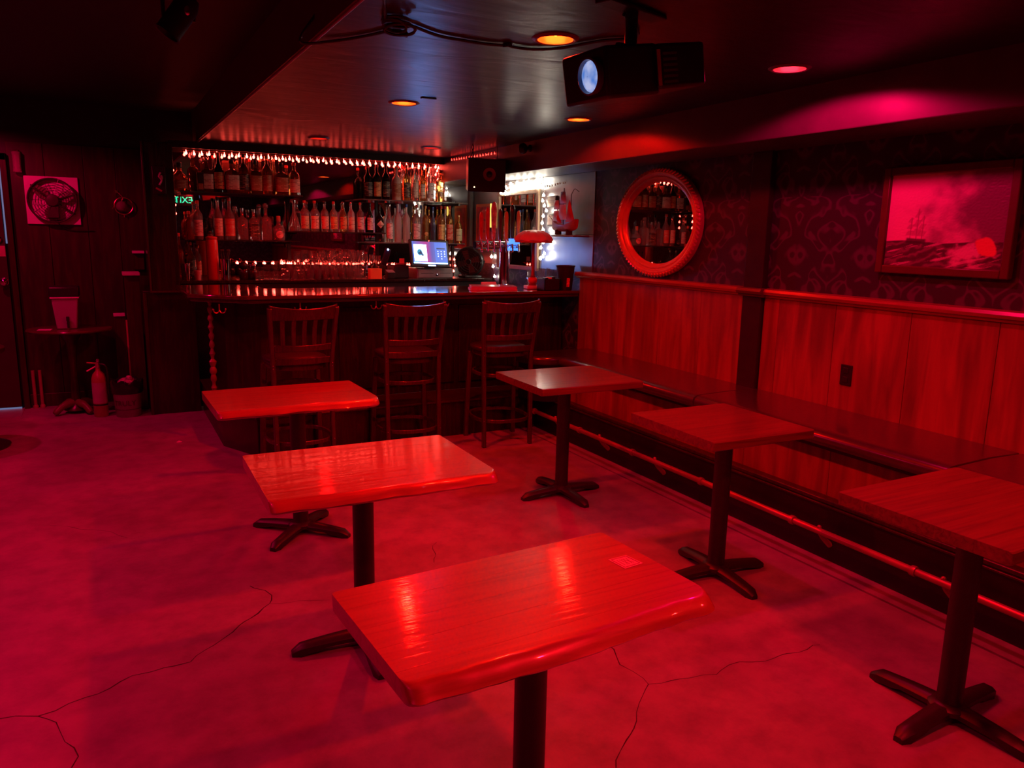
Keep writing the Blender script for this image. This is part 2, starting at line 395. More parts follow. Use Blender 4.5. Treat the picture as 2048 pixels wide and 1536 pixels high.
# walls
walnutpanel = wood('dark plank panelling', (0.050, 0.016, 0.010), (0.018, 0.006, 0.004), 'Z', 0.45, 3.0, 8, 0.1, c2=(0.030, 0.010, 0.007))
wallb = struct(MB().box((XL, YB, 0), (XW+0.12, YB+0.12, ZH+0.1)).build('wall_back', blackpaint, smooth=0), 'dark back wall')
xx = -0.655
for k, wdt in enumerate((0.27, 0.30, 0.25, 0.30)):
    MB().box((xx+0.002, YB-0.014, 0.10), (xx+wdt-0.002, YB-0.0005, 2.30)).build('wall_plank', walnutpanel, wallb, smooth=0, bevel=0.002); xx += wdt
struct(MB().box((XL, YR-0.12, 0), (XW+0.12, YR, ZH+0.1)).build('wall_front', damaskm, smooth=0), 'damask wall behind the camera')
struct(MB().box((XL-0.12, YR, 0), (XL, YB, ZH+0.1)).build('wall_left', plain('oxblood painted wall', (0.16, 0.05, 0.05), 0.5, 0.1, 3), smooth=0), 'dark red wall on the far left')
struct(MB().box((-0.655, YB-0.03, 0), (0.29, YB-0.0145, 0.12)).build('baseboard_back', darkwood, smooth=0, bevel=0.004), 'dark baseboard along the back wall')
# low ceiling with round holes for the cans; the high ceiling beside it
def ceiling_mesh(x0, x1, y0, y1, z, cans, hr=0.078, half=0.12, up=0.0):
    xs = sorted(set([x0, x1]+[round(c[0]+s*half, 4) for c in cans for s in (-1, 1)])); ys = sorted(set([y0, y1]+[round(c[1]+s*half, 4) for c in cans for s in (-1, 1)]))
    m = MB()
    for i in range(len(xs)-1):
        for j in range(len(ys)-1):
            a, b, c, d = xs[i], xs[i+1], ys[j], ys[j+1]
            hit = [q for q in cans if q[0]-half-1e-3 <= a and b <= q[0]+half+1e-3 and q[1]-half-1e-3 <= c and d <= q[1]+half+1e-3]
            if not hit:
                m.add([(a,c,z),(b,c,z),(b,d,z),(a,d,z)], [(3,2,1,0)]); continue
            q = hit[0]; n = 32; vs = []
            # only drawn once per can, from its lower-left cell
            if abs(a-(q[0]-half)) > 2e-3 or abs(c-(q[1]-half)) > 2e-3: continue
            for k in range(n):
                t = 2*PI*k/n; cc, ss = math.cos(t), math.sin(t); e = half/max(abs(cc), abs(ss))
                vs += [(q[0]+e*cc, q[1]+e*ss, z), (q[0]+hr*cc, q[1]+hr*ss, z)]
            m.add(vs, [(2*k, 2*k+1, 2*((k+1) % n)+1, 2*((k+1) % n)) for k in range(n)])
    return m
low = [c for c in CANS if c[2] == ZC]; high = [c for c in CANS if c[2] == ZH]
ceil = struct(ceiling_mesh(XF, XS+0.02, YR, YB, ZC, low).build('ceiling', ceilm, smooth=0), 'low satin black ceiling over the bar')
MB().box((XF, YR, ZC+0.2), (XS+0.3, YB, ZC+0.25)).build('ceiling_slab', blackpaint, ceil, smooth=0)
fas = struct(MB().box((XF-0.02, YR, ZC), (XF, YB, ZH+0.05)).build('trim_4', plain('dark fascia paint', (0.10, 0.04, 0.05), 0.4, 0.1, 6), smooth=0), 'fascia board at the edge of the low ceiling')
MB().tube([(XF-0.004, YR, ZC-0.003), (XF-0.004, YB-0.02, ZC-0.003)], 0.006, 8).build('corner_bead', plain('grey metal bead', (0.30, 0.25, 0.30), 0.35, 0.1, 9), fas)
struct(ceiling_mesh(XL, XF, YR, YB, ZH, high).build('ceiling_high', plain('black high ceiling', (0.008, 0.006, 0.007), 0.6, 0.2, 4), smooth=0), 'black higher ceiling on the left')
# back bar wall: mirror, header
struct(MB().box((0.60, YB-0.012, 1.15), (XW-0.012, YB-0.001, 2.375)).build('mirror_wall', mirrorm, smooth=0), 'mirrored wall behind the bottle shelves')
struct(MB().box((0.60, 7.745, 2.318), (XS, 7.77, ZC)).build('trim_5', blackpaint, smooth=0), 'black header above the bar mirror')
struct(MB().box((XW-0.05, YB-0.05, 1.12), (XW-0.007, YB-0.013, ZS)).build('trim_6', plain('grey corner post', (0.16, 0.15, 0.15), 0.4), smooth=0, bevel=0.004), 'narrow corner post between mirror wall and metal cladding')
# door at the far left with daylight round its edge
door = struct(MB().box((-1.62, YB-0.05, 0.02), (-0.72, YB-0.012, 2.12)).build('door_1', plain('dark door paint', (0.045, 0.02, 0.022), 0.4, 0.15, 3), smooth=0, bevel=0.004), 'dark door at the left edge of the photo')
MB().box((-0.70, YB-0.07, 0.0), (-0.655, YB-0.001, 2.2)).build('door_jamb', darkwood, door, smooth=0, bevel=0.004)
MB().box((-1.7, YB-0.07, 2.14), (-0.655, YB-0.001, 2.2)).build('door_head', darkwood, door, smooth=0, bevel=0.004)
daylight = glow('daylight through the door gap', (0.35, 0.5, 1.0), 0.28)
MB().box((-0.7165, YB-0.03, 1.45), (-0.7045, YB-0.026, 2.12)).build('door_gap_light', daylight, door, smooth=0)
MB().box((-1.6, YB-0.052, 0.004), (-0.72, YB-0.048, 0.018)).build('door_gap_light', daylight, door, smooth=0)
MB().lathe([(0.0, 0.0), (0.033, 0.0), (0.033, -0.012), (0.014, -0.018), (0.014, -0.04), (0.03, -0.052), (0.034, -0.068), (0.024, -0.082), (0.0, -0.085)][1:], 18, (-0.755, YB-0.05, 1.125), axis='Y').build('door_knob', chrome, door, smooth=50)
MB().lathe([(0.028, 0.0), (0.028, -0.015), (0.02, -0.022), (0.004, -0.024)], 18, (-0.765, YB-0.05, 1.485), axis='Y').build('deadbolt', chrome, door, smooth=50)
MB().box((-0.83, YB-0.054, 1.34), (-0.725, YB-0.0505, 1.43)).build('door_plate', plain('red door plate', (0.5, 0.28, 0.26), 0.4), door, smooth=0, bevel=0.001)
MB().box((-1.6, YB-0.40, 0.0), (-0.70, YB-0.05, 0.004)).build('threshold', plain('worn threshold', (0.36, 0.33, 0.33), 0.3), door, smooth=0)

# ================================================================== CEILING DOWNLIGHTS
trimm = plain('white-grey downlight trim', (0.16, 0.12, 0.12), 0.4)
canrefl = plain('can reflector', (0.75, 0.10, 0.07), 0.25, 0.05, 10)  # red tint puts the lamp's red glow into the reflector colour
names = ['recessed downlight glowing orange red, largest on the black ceiling', 'magenta recessed downlight nearest the soffit and the projector', 'recessed red downlight in the middle row, left of the blue sheen',
         'recessed red downlight in the middle row beside the soffit', 'dim recessed downlight at the back row above the bottle shelves, left one', 'dim recessed downlight at the back row beside the hanging speaker',
         'recessed red downlight above the nearest table, out of frame', 'recessed pink downlight above the nearest bench table, out of frame', 'recessed red downlight behind the camera over the tables',
         'recessed pink downlight behind the camera over the bench', 'recessed pink downlight in the high ceiling, first from the camera', 'recessed pink downlight in the high ceiling, second from the camera',
         'recessed pink downlight in the high ceiling, third from the camera', 'recessed pink downlight in the high ceiling, nearest the door']
for i, (x, y, z, col, pw) in enumerate(CANS):
    t = thing('ceiling_downlight', names[i], 'ceiling light', (x, y, z), 0, 'recessed downlights')
    MB().lathe([(0.072, 0.0), (0.072, -0.006), (0.080, -0.009), (0.094, -0.003), (0.096, 0.0)], 32, close=False).build('trim_ring', trimm, t)
    MB().lathe([(0.075, -0.002), (0.078, 0.03), (0.074, 0.07), (0.055, 0.11), (0.0005, 0.112)], 32, close=False).build('reflector', canrefl, t)
    if i in (4, 5): bm = bulbdim
    elif col is PINK: bm = bulbpink
    else: bm = bulbred
    MB().lathe([(0.0005, 0.012), (0.022, 0.015), (0.038, 0.026), (0.042, 0.038), (0.036, 0.07), (0.02, 0.10), (0.018, 0.112)], 24, close=False).build('bulb', bm, t, smooth=60)
    ld = bpy.data.lights.new('downlight_beam', 'SPOT'); ld.energy = pw; ld.color = col; ld.spot_size = math.radians(160); ld.spot_blend = 0.18 if i in (1, 3) else (0.3 if i == 13 else 0.65); ld.shadow_soft_size = 0.032
    lo = bpy.data.objects.new('downlight_beam', ld); COL.objects.link(lo); lo.parent = t; lo.location = (0, 0, -0.012)

# ================================================================== BAR
PL = [(0.715, 7.25), (0.715, 5.965), (0.90, 5.565), (3.675, 5.565), (3.675, 6.0), (0.95, 6.0), (0.95, 7.25)]
bar = thing('bar_counter', 'long dark wooden bar counter with chamfered left corner and polished top', 'bar counter', (2.0, 6.0, 0))
def bpart(mb, name, mat, bevel=0.0, smooth=30): return mb.build(name, mat, bar, world=True, bevel=bevel, smooth=smooth)
bpart(MB().prism(PL, 0.0, 0.275), 'plinth', barblack, 0.004)
bpart(MB().prism([(0.70, 7.25), (0.70, 5.955), (0.89, 5.555), (3.675, 5.555), (3.675, 5.98), (0.97, 5.98), (0.97, 7.25)], 0.275, 0.292), 'plinth_ledge', darkwood, 0.004)
bpart(MB().prism([(0.80, 7.25), (0.80, 6.22), (1.02, 5.98), (3.675, 5.98), (3.675, 6.36), (1.1, 6.36), (1.1, 7.25)], 0.292, 1.085), 'front_body', barblack, 0.004)
for k in range(5):       # framed panels on the front
    x0 = 1.10+k*0.515
    bpart(MB().box((x0, 5.968, 0.36), (x0+0.47, 5.981, 1.02)), 'front_panel', barblack, 0.003)
TOP = [(0.53, 7.0), (0.53, 6.04), (0.895, 5.715), (3.675, 5.70), (3.675, 6.46), (1.15, 6.46), (1.15, 7.0)]
def shrink(poly, d): return [(x+(d if x < 2 else 0), y+(d if y < 6.1 else 0)) for x, y in poly]
bpart(MB().prism(TOP, 1.112, 1.142), 'bar_top', bartopm, 0.008)
bpart(MB().prism(shrink(TOP, 0.022), 1.085, 1.112), 'edge_moulding', bartopm, 0.006)
# left end: low panel and tall dark cabinet beside the bottles
endp = thing('end_cabinet', 'tall black cabinet closing the left end of the bar beside the bottles', 'cabinet', (0.48, 7.5, 0))
MB().box((0.29, 7.26, 0.0), (0.70, 7.42, 1.075)).build('lower_panel', barblack, endp, True, bevel=0.004)
MB().box((0.36, 7.22, 1.075), (0.585, 7.96, 2.30)).build('upper_case', barblack, endp, True, bevel=0.004)
MB().box((0.345, 7.205, 1.075), (0.36, 7.225, 2.30)).build('edge_strip', darkwood, endp, True, bevel=0.002)
MB().box((0.345, 7.205, 1.065), (0.63, 7.225, 1.08)).build('edge_strip', darkwood, endp, True, bevel=0.002)
MB().box((0.29, 7.245, 0.0), (0.315, 7.26, 1.06)).build('edge_strip', darkwood, endp, True, bevel=0.002)
# small plaque with a figure
plq = thing('wall_plaque', 'small dark plaque with a pale figure on the tall black cabinet', 'plaque', ony(318, 360, 7.205))
MB().cbox((0, 0, 0), (0.10, 0.012, 0.22)).build('board', blackplastic, plq, bevel=0.003)
pf = MB(); pf.tube(smoothpath([(0.0, -0.009, -0.04), (0.02, -0.009, 0.0), (0.0, -0.009, 0.03), (0.015, -0.009, 0.06)]), 0.008, 6); pf.ball((0.018, -0.009, 0.02), (0.014, 0.006, 0.022))
pf.build('figure', plain('pale print', (0.35, 0.28, 0.27), 0.5), plq)
MB().box((-0.03, -0.009, -0.085), (0.02, -0.005, -0.07), (0, 0.5, 0)).build('stripe', plain('dull red print', (0.3, 0.1, 0.1), 0.5), plq)
# back counter under the shelves
bc = thing('back_counter', 'dark back counter below the bottle shelves', 'counter', (2.1, 7.7, 0))
MB().box((0.62, 7.46, 0.0), (XW-0.02, 7.97, 1.12)).build('counter_body', blackpaint, bc, True, bevel=0.004)
MB().box((0.60, 7.44, 1.12), (XW-0.012, 7.985, 1.15)).build('counter_top', barblack, bc, True, bevel=0.005)
ZB = 1.15
# coat hooks under the bar edge
def hook(px, py, lab):
    p = ony(px, py, 5.80); p.z = 1.0845
    t = thing('coat_hook', lab, 'hook', p, 0, 'hooks under the bar edge')
    MB().box((-0.004, -0.004, -0.045), (0.004, 0.004, 0.0)).build('stem', brass, t)
    m = MB()
    for s in (-1, 1):
        m.tube(smoothpath([(0, 0, -0.045), (s*0.012, -0.004, -0.062), (s*0.032, -0.008, -0.06), (s*0.042, -0.01, -0.04)], 5), 0.0042, 6); m.ball((s*0.042, -0.01, -0.038), 0.007, 8, 5)
    m.build('double_hook', brass, t)
hook(438, 606, 'double brass hook under the left end of the bar edge')
hook(752, 600, 'double brass hook under the bar beside the middle stool back, its left')
hook(887, 598, 'double brass hook under the bar between middle and right stools')
hook(600, 602, 'double brass hook under the bar behind the left stool back')
# slender carved hanging on the chamfered corner
p = ony(421, 685, 6.20)
cs = thing('carved_hanging', 'narrow carved strip hanging on the dark corner of the bar', 'ornament', (p.x, 6.12, 0.405))
m = MB(); prof = []
for k in range(34):
    z = k*0.02; r = 0.016+0.007*math.sin(k*1.9)+(0.006 if 4 < k < 12 else 0)
    prof.append((r, z))
m.lathe(prof, 10); m.build('carved_shaft', plain('old reddish carving', (0.22, 0.09, 0.07), 0.35), cs)
MB().lathe([(0.012, 0.66), (0.020, 0.668), (0.006, 0.675)], 10).build('cap', brass, cs)

# ================================================================== BENCH
bench = thing('wall_bench', 'long built-in wall bench with dark red vinyl seat and wood front', 'bench', (3.4, 2.0, 0))
def wpart(mb, name, mat, bevel=0.0, smooth=30): return mb.build(name, mat, bench, world=True, bevel=bevel, smooth=smooth)
YE = -2.6
wpart(MB().box((3.178, YE, 0.0), (XW-0.02, 5.56, 0.275)), 'kick_plinth', blackpaint, 0.003)
wpart(MB().box((3.165, YE, 0.275), (3.26, 5.55, 0.287)), 'plinth_cap', darkwood, 0.003)
wpart(MB().box((3.176, YE, 0.287), (3.26, 5.55, 0.312)), 'plinth_moulding', darkwood, 0.006)
yy = [5.55, 5.0, 4.4, 3.8, 3.2, 2.6, 2.0, 1.4, 0.8, 0.2, -0.4, -1.2, -2.6]
for a, b in zip(yy[:-1], yy[1:]):
    wpart(MB().box((3.235, b+0.001, 0.30), (3.26, a-0.001, 0.575)), 'front_panel', wainwood, 0.0015)
wpart(MB().box((3.19, YE, 0.56), (XW-0.02, 5.55, 0.59)), 'seat_board', blackpaint, 0.003)
def cushion(y0, y1, x0=3.145, x1=XW-0.022, z0=0.585, z1=0.662):
    # rounded nose along the front edge, slightly crowned
    pr = [(x1, z0), (x0+0.02, z0), (x0+0.004, z0+0.012), (x0, z0+0.035), (x0+0.008, z1-0.018), (x0+0.03, z1-0.004), (x0+0.07, z1), (x0+0.3, z1+0.006), (x1, z1)]
    m = MB(); n = len(pr); ys = [y0, y0+0.006, y1-0.006, y1]; vs = []
    for j, y in enumerate(ys):
        sh = 0.012 if j in (0, 3) else 0.0
        for px, pz in pr:
            vs.append((px+(sh if px < x0+0.1 else 0), y, pz-(sh if pz > z1-0.03 else 0)))
    fs = [list(range(n)), list(range(3*n, 4*n))[::-1]]
    for j in range(3): fs += [(j*n+i, (j+1)*n+i, (j+1)*n+(i+1) % n, j*n+(i+1) % n) for i in range(n)]
    return m.add(vs, fs)
for a, b in ((3.56, 5.16), (1.93, 3.556), (0.3, 1.926), (-1.3, 0.296), (-2.6, -1.304)):
    wpart(cushion(a, b), 'seat_cushion', vinyl, 0, 60)
# corner seat that turns in front of the bar end
pc = [(3.68, 5.165), (3.17, 5.165), (3.05, 5.20), (2.97, 5.28), (2.94, 5.40), (2.94, 5.545), (3.68, 5.545)]
wpart(MB().prism(pc, 0.59, 0.658), 'corner_cushion', vinyl, 0.02)
wpart(MB().prism([(3.2, 5.2), (3.09, 5.24), (3.01, 5.34), (3.0, 5.545), (3.2, 5.545)], 0.287, 0.59), 'corner_front', blackpaint, 0.003)
# foot rail: pipe, collars, brackets
rail = thing('foot_rail', 'reddish metal pipe foot rail bracketed along the foot of the wall bench', 'foot rail', (3.10, 2.0, 0.0))
pipem = plain('coppery painted pipe', (0.42, 0.16, 0.12), 0.32, 0.12, 12, metal=0.35)
XP, ZP = 3.095, 0.172
MB().tube([(XP, YE, ZP), (XP, 5.42, ZP)], 0.017, 14).build('pipe', pipem, rail, True)
MB().lathe([(0.017, 0), (0.026, 0.002), (0.026, 0.018), (0.010, 0.022)], 14, (XP, 5.415, ZP), axis='Y').build('end_cap', pipem, rail, True)
colY = [onx(px, py, XP).y for px, py in ((1160, 859), (1265, 906), (1402, 965), (1585, 1040), (1828, 1142))]+[0.6, -0.8]
for y in colY:
    MB().lathe([(0.0175, -0.014), (0.0235, -0.012), (0.0245, 0.0), (0.0235, 0.012), (0.0175, 0.014)], 14, (XP, y, ZP), axis='Y').build('collar', pipem, rail, True)
for px, py in ((1110, 838), (1198, 876), (1308, 924), (1637, 1058), (1885, 1165)):
    y = onx(px, py, XP).y
    m = MB(); m.ball((XP+0.004, y, ZP+0.018), (0.012, 0.012, 0.012), 10, 6)
    m.tube([(XP, y, ZP), (XP+0.03, y-0.004, ZP-0.04), (3.178, y-0.010, 0.085)], [0.010, 0.012, 0.016], 8)
    m.build('bracket', pipem, rail, True)
out = thing('wall_outlet', 'black wall outlet on the wood panelling above the bench', 'outlet', onx(1693, 750, XW-0.018))
MB().cbox((-0.004, 0, 0), (0.008, 0.075, 0.118)).build('cover_plate', blackplastic, out, bevel=0.003)
for s in (-1, 1): MB().cbox((-0.010, 0, s*0.026), (0.005, 0.034, 0.034)).build('socket', blackplastic, out, bevel=0.004)

# ================================================================== TABLES
def table(label, mat, X0, X1, Y0, Y1, base, ang, depth_planks=5, live=True, rz=0.0, seed=1, grain=None):
    rnd = random.Random(seed)
    bx, by = base
    t = thing('slab_table', label, 'table', (bx, by, 0), 0, 'slab tables')
    zt, th = 0.7467, 0.042
    ws = [rnd.uniform(0.8, 1.25) for _ in range(depth_planks)]; S = sum(ws); y = Y0
    cx, cy = (X0+X1)/2, (Y0+Y1)/2; R = Matrix.Rotation(rz, 4, 'Z')
    for k, wv in enumerate(ws):
        y1 = y+(Y1-Y0)*wv/S
        m = MB(); n = 44; e0, e1 = k == 0, k == depth_planks-1
        top0, bot0, mid0, top1 = [], [], [], []
        vs = []; rows = 8
        for i in range(n+1):
            u = 0.5-0.5*math.cos(PI*i/n); x = X0+(X1-X0)*u
            a = b = 0.0
            if e0 and live:   # wavy live edge with rounded corners
                a = 0.012*noise.noise(Vector((x*5.0, seed*3.1, 0)))+0.006*noise.noise(Vector((x*17.0, seed*1.7, 4)))
            cr = 0.0
            dx = min(u, 1-u)*(X1-X0)
            CR = (0.05 if u > 0.5 else 0.03) if live else 0.008
            if e0 and dx < CR: cr = CR-math.sqrt(max(0, CR**2-(CR-dx)**2))
            cb = 0.0
            if e1 and dx < 0.012: cb = 0.012-math.sqrt(max(0, 0.012**2-(0.012-dx)**2))
            ya = y+0.00025+a+cr; yb = y1-0.00025-cb
            bz = 0.004*noise.noise(Vector((x*9, seed*2.2, 8)))
            if e0 and not live: sec = [(yb, zt-th), (ya+0.004, zt-th), (ya, zt-th+0.004), (ya, zt-0.004), (ya+0.004, zt), (yb, zt)]
            elif e0: sec = [(yb, zt-th), (ya+0.016, zt-th+0.001), (ya+0.003+bz, zt-th+0.008), (ya-0.002, zt-0.028+bz), (ya+0.008+bz, zt-0.017-bz), (ya+0.019, zt-0.008+bz*0.4), (ya+0.032, zt-0.0015), (ya+0.040, zt), (ya+0.046, zt), (yb, zt)]
            elif e1: sec = [(yb-0.006, zt-th), (ya, zt-th), (ya, zt), (yb-0.004, zt), (yb, zt-0.005)]
            else: sec = [(yb, zt-th), (ya, zt-th), (ya, zt), (yb, zt)]
            for q in sec: vs.append((x, q[0], q[1]))
        K = len(sec); fs = [list(range(K))[::-1], list(range(n*K, n*K+K))]
        for i in range(n):
            for j in range(K): fs.append((i*K+j, i*K+(j+1) % K, (i+1)*K+(j+1) % K, (i+1)*K+j))
        m.add([(R @ (Vector(v)-Vector((cx, cy, 0)))+Vector((cx, cy, 0))) for v in vs], [f[::-1] for f in fs])
        m.build('top_plank', mat, t, True, smooth=32 if e0 and live else 0)
        y = y1
    # support plate, column, cross base
    MB().box((bx-0.17, by-0.15, zt-th-0.010), (bx+0.17, by+0.15, zt-th-0.0005)).build('support_plate', blackmetal, t, True, bevel=0.003)
    MB().lathe([(0.046, 0.055), (0.041, 0.062), (0.0405, 0.075), (0.0405, zt-th-0.03), (0.055, zt-th-0.0105)], 24, (bx, by, 0)).build('column', blackmetal, t, True)
    MB().lathe([(0.058, 0.030), (0.066, 0.034), (0.066, 0.050), (0.052, 0.062), (0.040, 0.064)], 20, (bx, by, 0)).build('hub', blackmetal, t, True)
    for q in range(4):
        a = ang+q*PI/2; m = MB(); secs = []
        L_ = 0.285
        for i in range(9):
            u = i/8; d = 0.03+(L_-0.03)*u
            hw = 0.036-0.010*u; zt_ = 0.060-0.022*u**1.6 if u < 0.95 else 0.026; zb = 0.024*(1-u)**0.7 if u > 0.6 else 0.030-0.012*u
            if i == 8: hw *= 0.6; zb = 0.0; zt_ = 0.02
            if i == 7: zb = 0.0
            secs.append([(d, -hw, zb), (d, hw, zb), (d, hw, zt_*0.75), (d, hw*0.55, zt_), (d, -hw*0.55, zt_), (d, -hw, zt_*0.75)])
        vs = [p for s in secs for p in s]; fs = [list(range(6))[::-1], list(range(48, 54))]
        for i in range(8):
            for j in range(6): fs.append((i*6+j, i*6+(j+1) % 6, (i+1)*6+(j+1) % 6, (i+1)*6+j))
        m.add(vs, fs); m.xf(Matrix.Translation((bx, by, 0)) @ Matrix.Rotation(a, 4, 'Z')); m.build('foot', blackmetal, t, True, smooth=45)
    return t
tf = table('nearest slab table with a live front edge and bright yellow lamp reflections', tablewood, 0.445, 1.262, 1.262, 1.752, (0.865, 1.50), 0.12, 5, rz=0.058, seed=3)
table('second slab table from the camera in the left row, glowing bright red', tablewood, 0.422, 1.238, 2.392, 3.012, (0.822, 2.752), -0.08, 5, rz=-0.012, seed=11)
table('farthest slab table of the left row, in front of the left bar stool', tablewood, 0.43, 1.242, 3.79, 4.372, (0.855, 4.02), PI/4+0.05, 5, rz=0.02, seed=21)
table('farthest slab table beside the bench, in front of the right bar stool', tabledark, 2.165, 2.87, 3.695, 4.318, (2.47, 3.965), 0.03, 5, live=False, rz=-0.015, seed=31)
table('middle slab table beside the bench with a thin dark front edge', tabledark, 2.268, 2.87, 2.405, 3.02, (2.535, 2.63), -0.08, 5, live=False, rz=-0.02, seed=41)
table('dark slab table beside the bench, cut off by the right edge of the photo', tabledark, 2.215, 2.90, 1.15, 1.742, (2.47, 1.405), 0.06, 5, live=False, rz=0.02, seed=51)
# sticker on the nearest table and its faint rubbed mark
def on_table(x, y): return onz(x, y, 0.7467)
s4 = [on_table(*q) for q in ((1216, 1120), (1252, 1111), (1286, 1127), (1250, 1138))]
st = MB().add([v+Vector((0,0,0.0004)) for v in s4]+[v+Vector((0,0,0.0012)) for v in s4], [(3,2,1,0),(4,5,6,7),(0,1,5,4),(1,2,6,5),(2,3,7,6),(3,0,4,7)])
sto = tag(st.build('table_sticker', plain('faded pink sticker', (0.62, 0.42, 0.40), 0.4), smooth=0), 'small square sticker on the nearest table top', 'sticker')
fr = MB(); c = sum(s4, Vector())/4
for k in range(4):
    a, b = c.lerp(s4[k], 0.82), c.lerp(s4[(k+1) % 4], 0.82); fr.tube([a+Vector((0,0,0.0013)), b+Vector((0,0,0.0013))], 0.0012, 5)
for k in range(5):
    a = c.lerp(s4[0], 0.5).lerp(c.lerp(s4[1], 0.5), k/4); b = c.lerp(s4[3], 0.5).lerp(c.lerp(s4[2], 0.5), ((k*2) % 5)/4); fr.tube([a+Vector((0,0,0.0013)), b+Vector((0,0,0.0013))], 0.0008, 5)
o = fr.build('printed_border', plain('dark red print', (0.40, 0.12, 0.12), 0.5), sto)

# ================================================================== BAR STOOLS (back towards the camera)
def make_stool(label, loc, rz):
    t = thing('bar_stool', label, 'stool', loc, rz, 'slat-back bar stools')
    def up(s, z):      # centre line of the rear uprights
        if z < 0.72: u = z/0.72; return Vector((s*(0.190+0.002*u), -0.20+0.02*u, z))
        u = (z-0.72)/0.40; return Vector((s*(0.192+0.026*u), -0.18-0.075*u**1.3, z))
    for s in (-1, 1):
        m = MB(); m.tube([up(s, z) for z in (0, 0.2, 0.45, 0.72, 0.85, 1.0, 1.118)], 0, sq=(0.030, 0.036)); m.build('rear_leg', stoolwood, t, bevel=0.006)
        m = MB(); m.tube([(s*0.205, 0.195, 0), (s*0.196, 0.175, 0.4), (s*0.185, 0.15, 0.70)], 0, sq=(0.036, 0.036)); m.build('front_leg', stoolwood, t, bevel=0.006)
    def band(z0, z1, bow, th, arch=0.0, k=14, inset=0.0):
        m = MB(); vs = []
        for i in range(k+1):
            u = -1+2*i/k
            for zz, top in ((z0, 0), (z1, 1)):
                a = up(-1, zz); b = up(1, zz); q = a.lerp(b, (u+1)/2)
                q.x *= (1-inset); q.y -= bow*(1-u*u); q.z += top*arch*(abs(u)**2.2-0.35)
                n = Vector((0, 1, 0))
                vs += [q-n*th/2, q+n*th/2]
        fs = [(0, 1, 3, 2), ((k*4)+2, k*4+3, k*4+1, k*4)]
        for i in range(k):
            a, b = i*4, (i+1)*4; fs += [(a, b, b+1, a+1)[::-1], (a+2, a+3, b+3, b+2)[::-1], (a, a+2, b+2, b)[::-1], (a+1, b+1, b+3, a+3)[::-1]]
        return m.add(vs, fs)
    band(1.035, 1.118, 0.045, 0.024, 0.022).build('top_rail', stoolwood, t, bevel=0.005)
    band(0.825, 0.868, 0.035, 0.022, 0.006, inset=0.03).build('lower_back_rail', stoolwood, t, bevel=0.004)
    for k in range(5):
        u = -0.66+k*0.33; m = MB(); vs = []
        pts = []
        for i in range(6):
            z = 0.85+0.20*i/5; a, b = up(-1, z), up(1, z); q = a.lerp(b, (u+1)/2); q.y -= (0.036+0.008*i/5)*(1-u*u); q.y += 0.012*math.sin(PI*i/5); pts.append(q)
        m.tube(pts, 0, sq=(0.030, 0.012)); m.build('back_slat', stoolwood, t, bevel=0.003)
    # seat: frame and round-cornered pad
    def seatpoly(g=0.0):
        P = []
        for k in range(28):
            a = 2*PI*k/28; c, s_ = math.cos(a), math.sin(a); e = (abs(c)**3.2+abs(s_)**3.2)**(-1/3.2)
            x = (0.205+g)*e*c; y = (0.205+g)*e*s_; x *= 1+0.10*(y/0.2)*0.5; P.append((x, y+0.005))
        return P
    MB().prism(seatpoly(-0.012), 0.690, 0.728).build('seat_frame', stoolwood, t, bevel=0.006)
    m = MB(); rings = [(0.0, 0.728), (0.006, 0.742), (0.002, 0.758), (-0.02, 0.768), (-0.09, 0.774)]; vs = []; fs = []
    for g, z in rings: vs += [(x, y, z) for x, y in seatpoly(g)]
    for i in range(4):
        for k in range(28): fs.append((i*28+k, i*28+(k+1) % 28, (i+1)*28+(k+1) % 28, (i+1)*28+k))
    fs += [list(range(28))[::-1], list(range(112, 140))]
    m.add(vs, fs); m.build('seat_pad', plain('black seat vinyl', (0.03, 0.018, 0.018), 0.3, 0.1, 20), t, smooth=60)
    # back apron, hoop stretchers
    band(0.735, 0.780, 0.03, 0.018, inset=0.02).build('back_apron', stoolwood, t, bevel=0.004)
    for z, rx, ry, nm in ((0.555, 0.196, 0.205, 'upper_hoop'), (0.205, 0.215, 0.235, 'foot_ring')):
        pts = []
        for k in range(40):
            a = 2*PI*k/40; c, s_ = math.cos(a), math.sin(a); e = (abs(c)**2.6+abs(s_)**2.6)**(-1/2.6); pts.append((rx*e*c, ry*e*s_-0.008, z))
        m = MB(); m.tube(pts, 0, closed=True, sq=(0.016, 0.028)); m.build(nm, stoolwood, t, bevel=0.004)
    m = MB()
    for s in (-1, 1):
        for z in (0.715, 0.735, 0.555, 0.21):
            q = up(s, z); m.ball((q.x+s*0.004, q.y-0.018, z), 0.005, 6, 4)
    m.build('bolts', chrome, t)
    return t
st3 = make_stool('right slat-back bar stool, nearest the wall bench', (2.70, 5.315, 0), -0.10)
dup(st3, (1.925, 5.305, 0), -0.06, 'middle slat-back bar stool between the two others at the bar')
dup(st3, (1.13, 5.30, 0), 0.03, 'left slat-back bar stool behind the farthest left table')

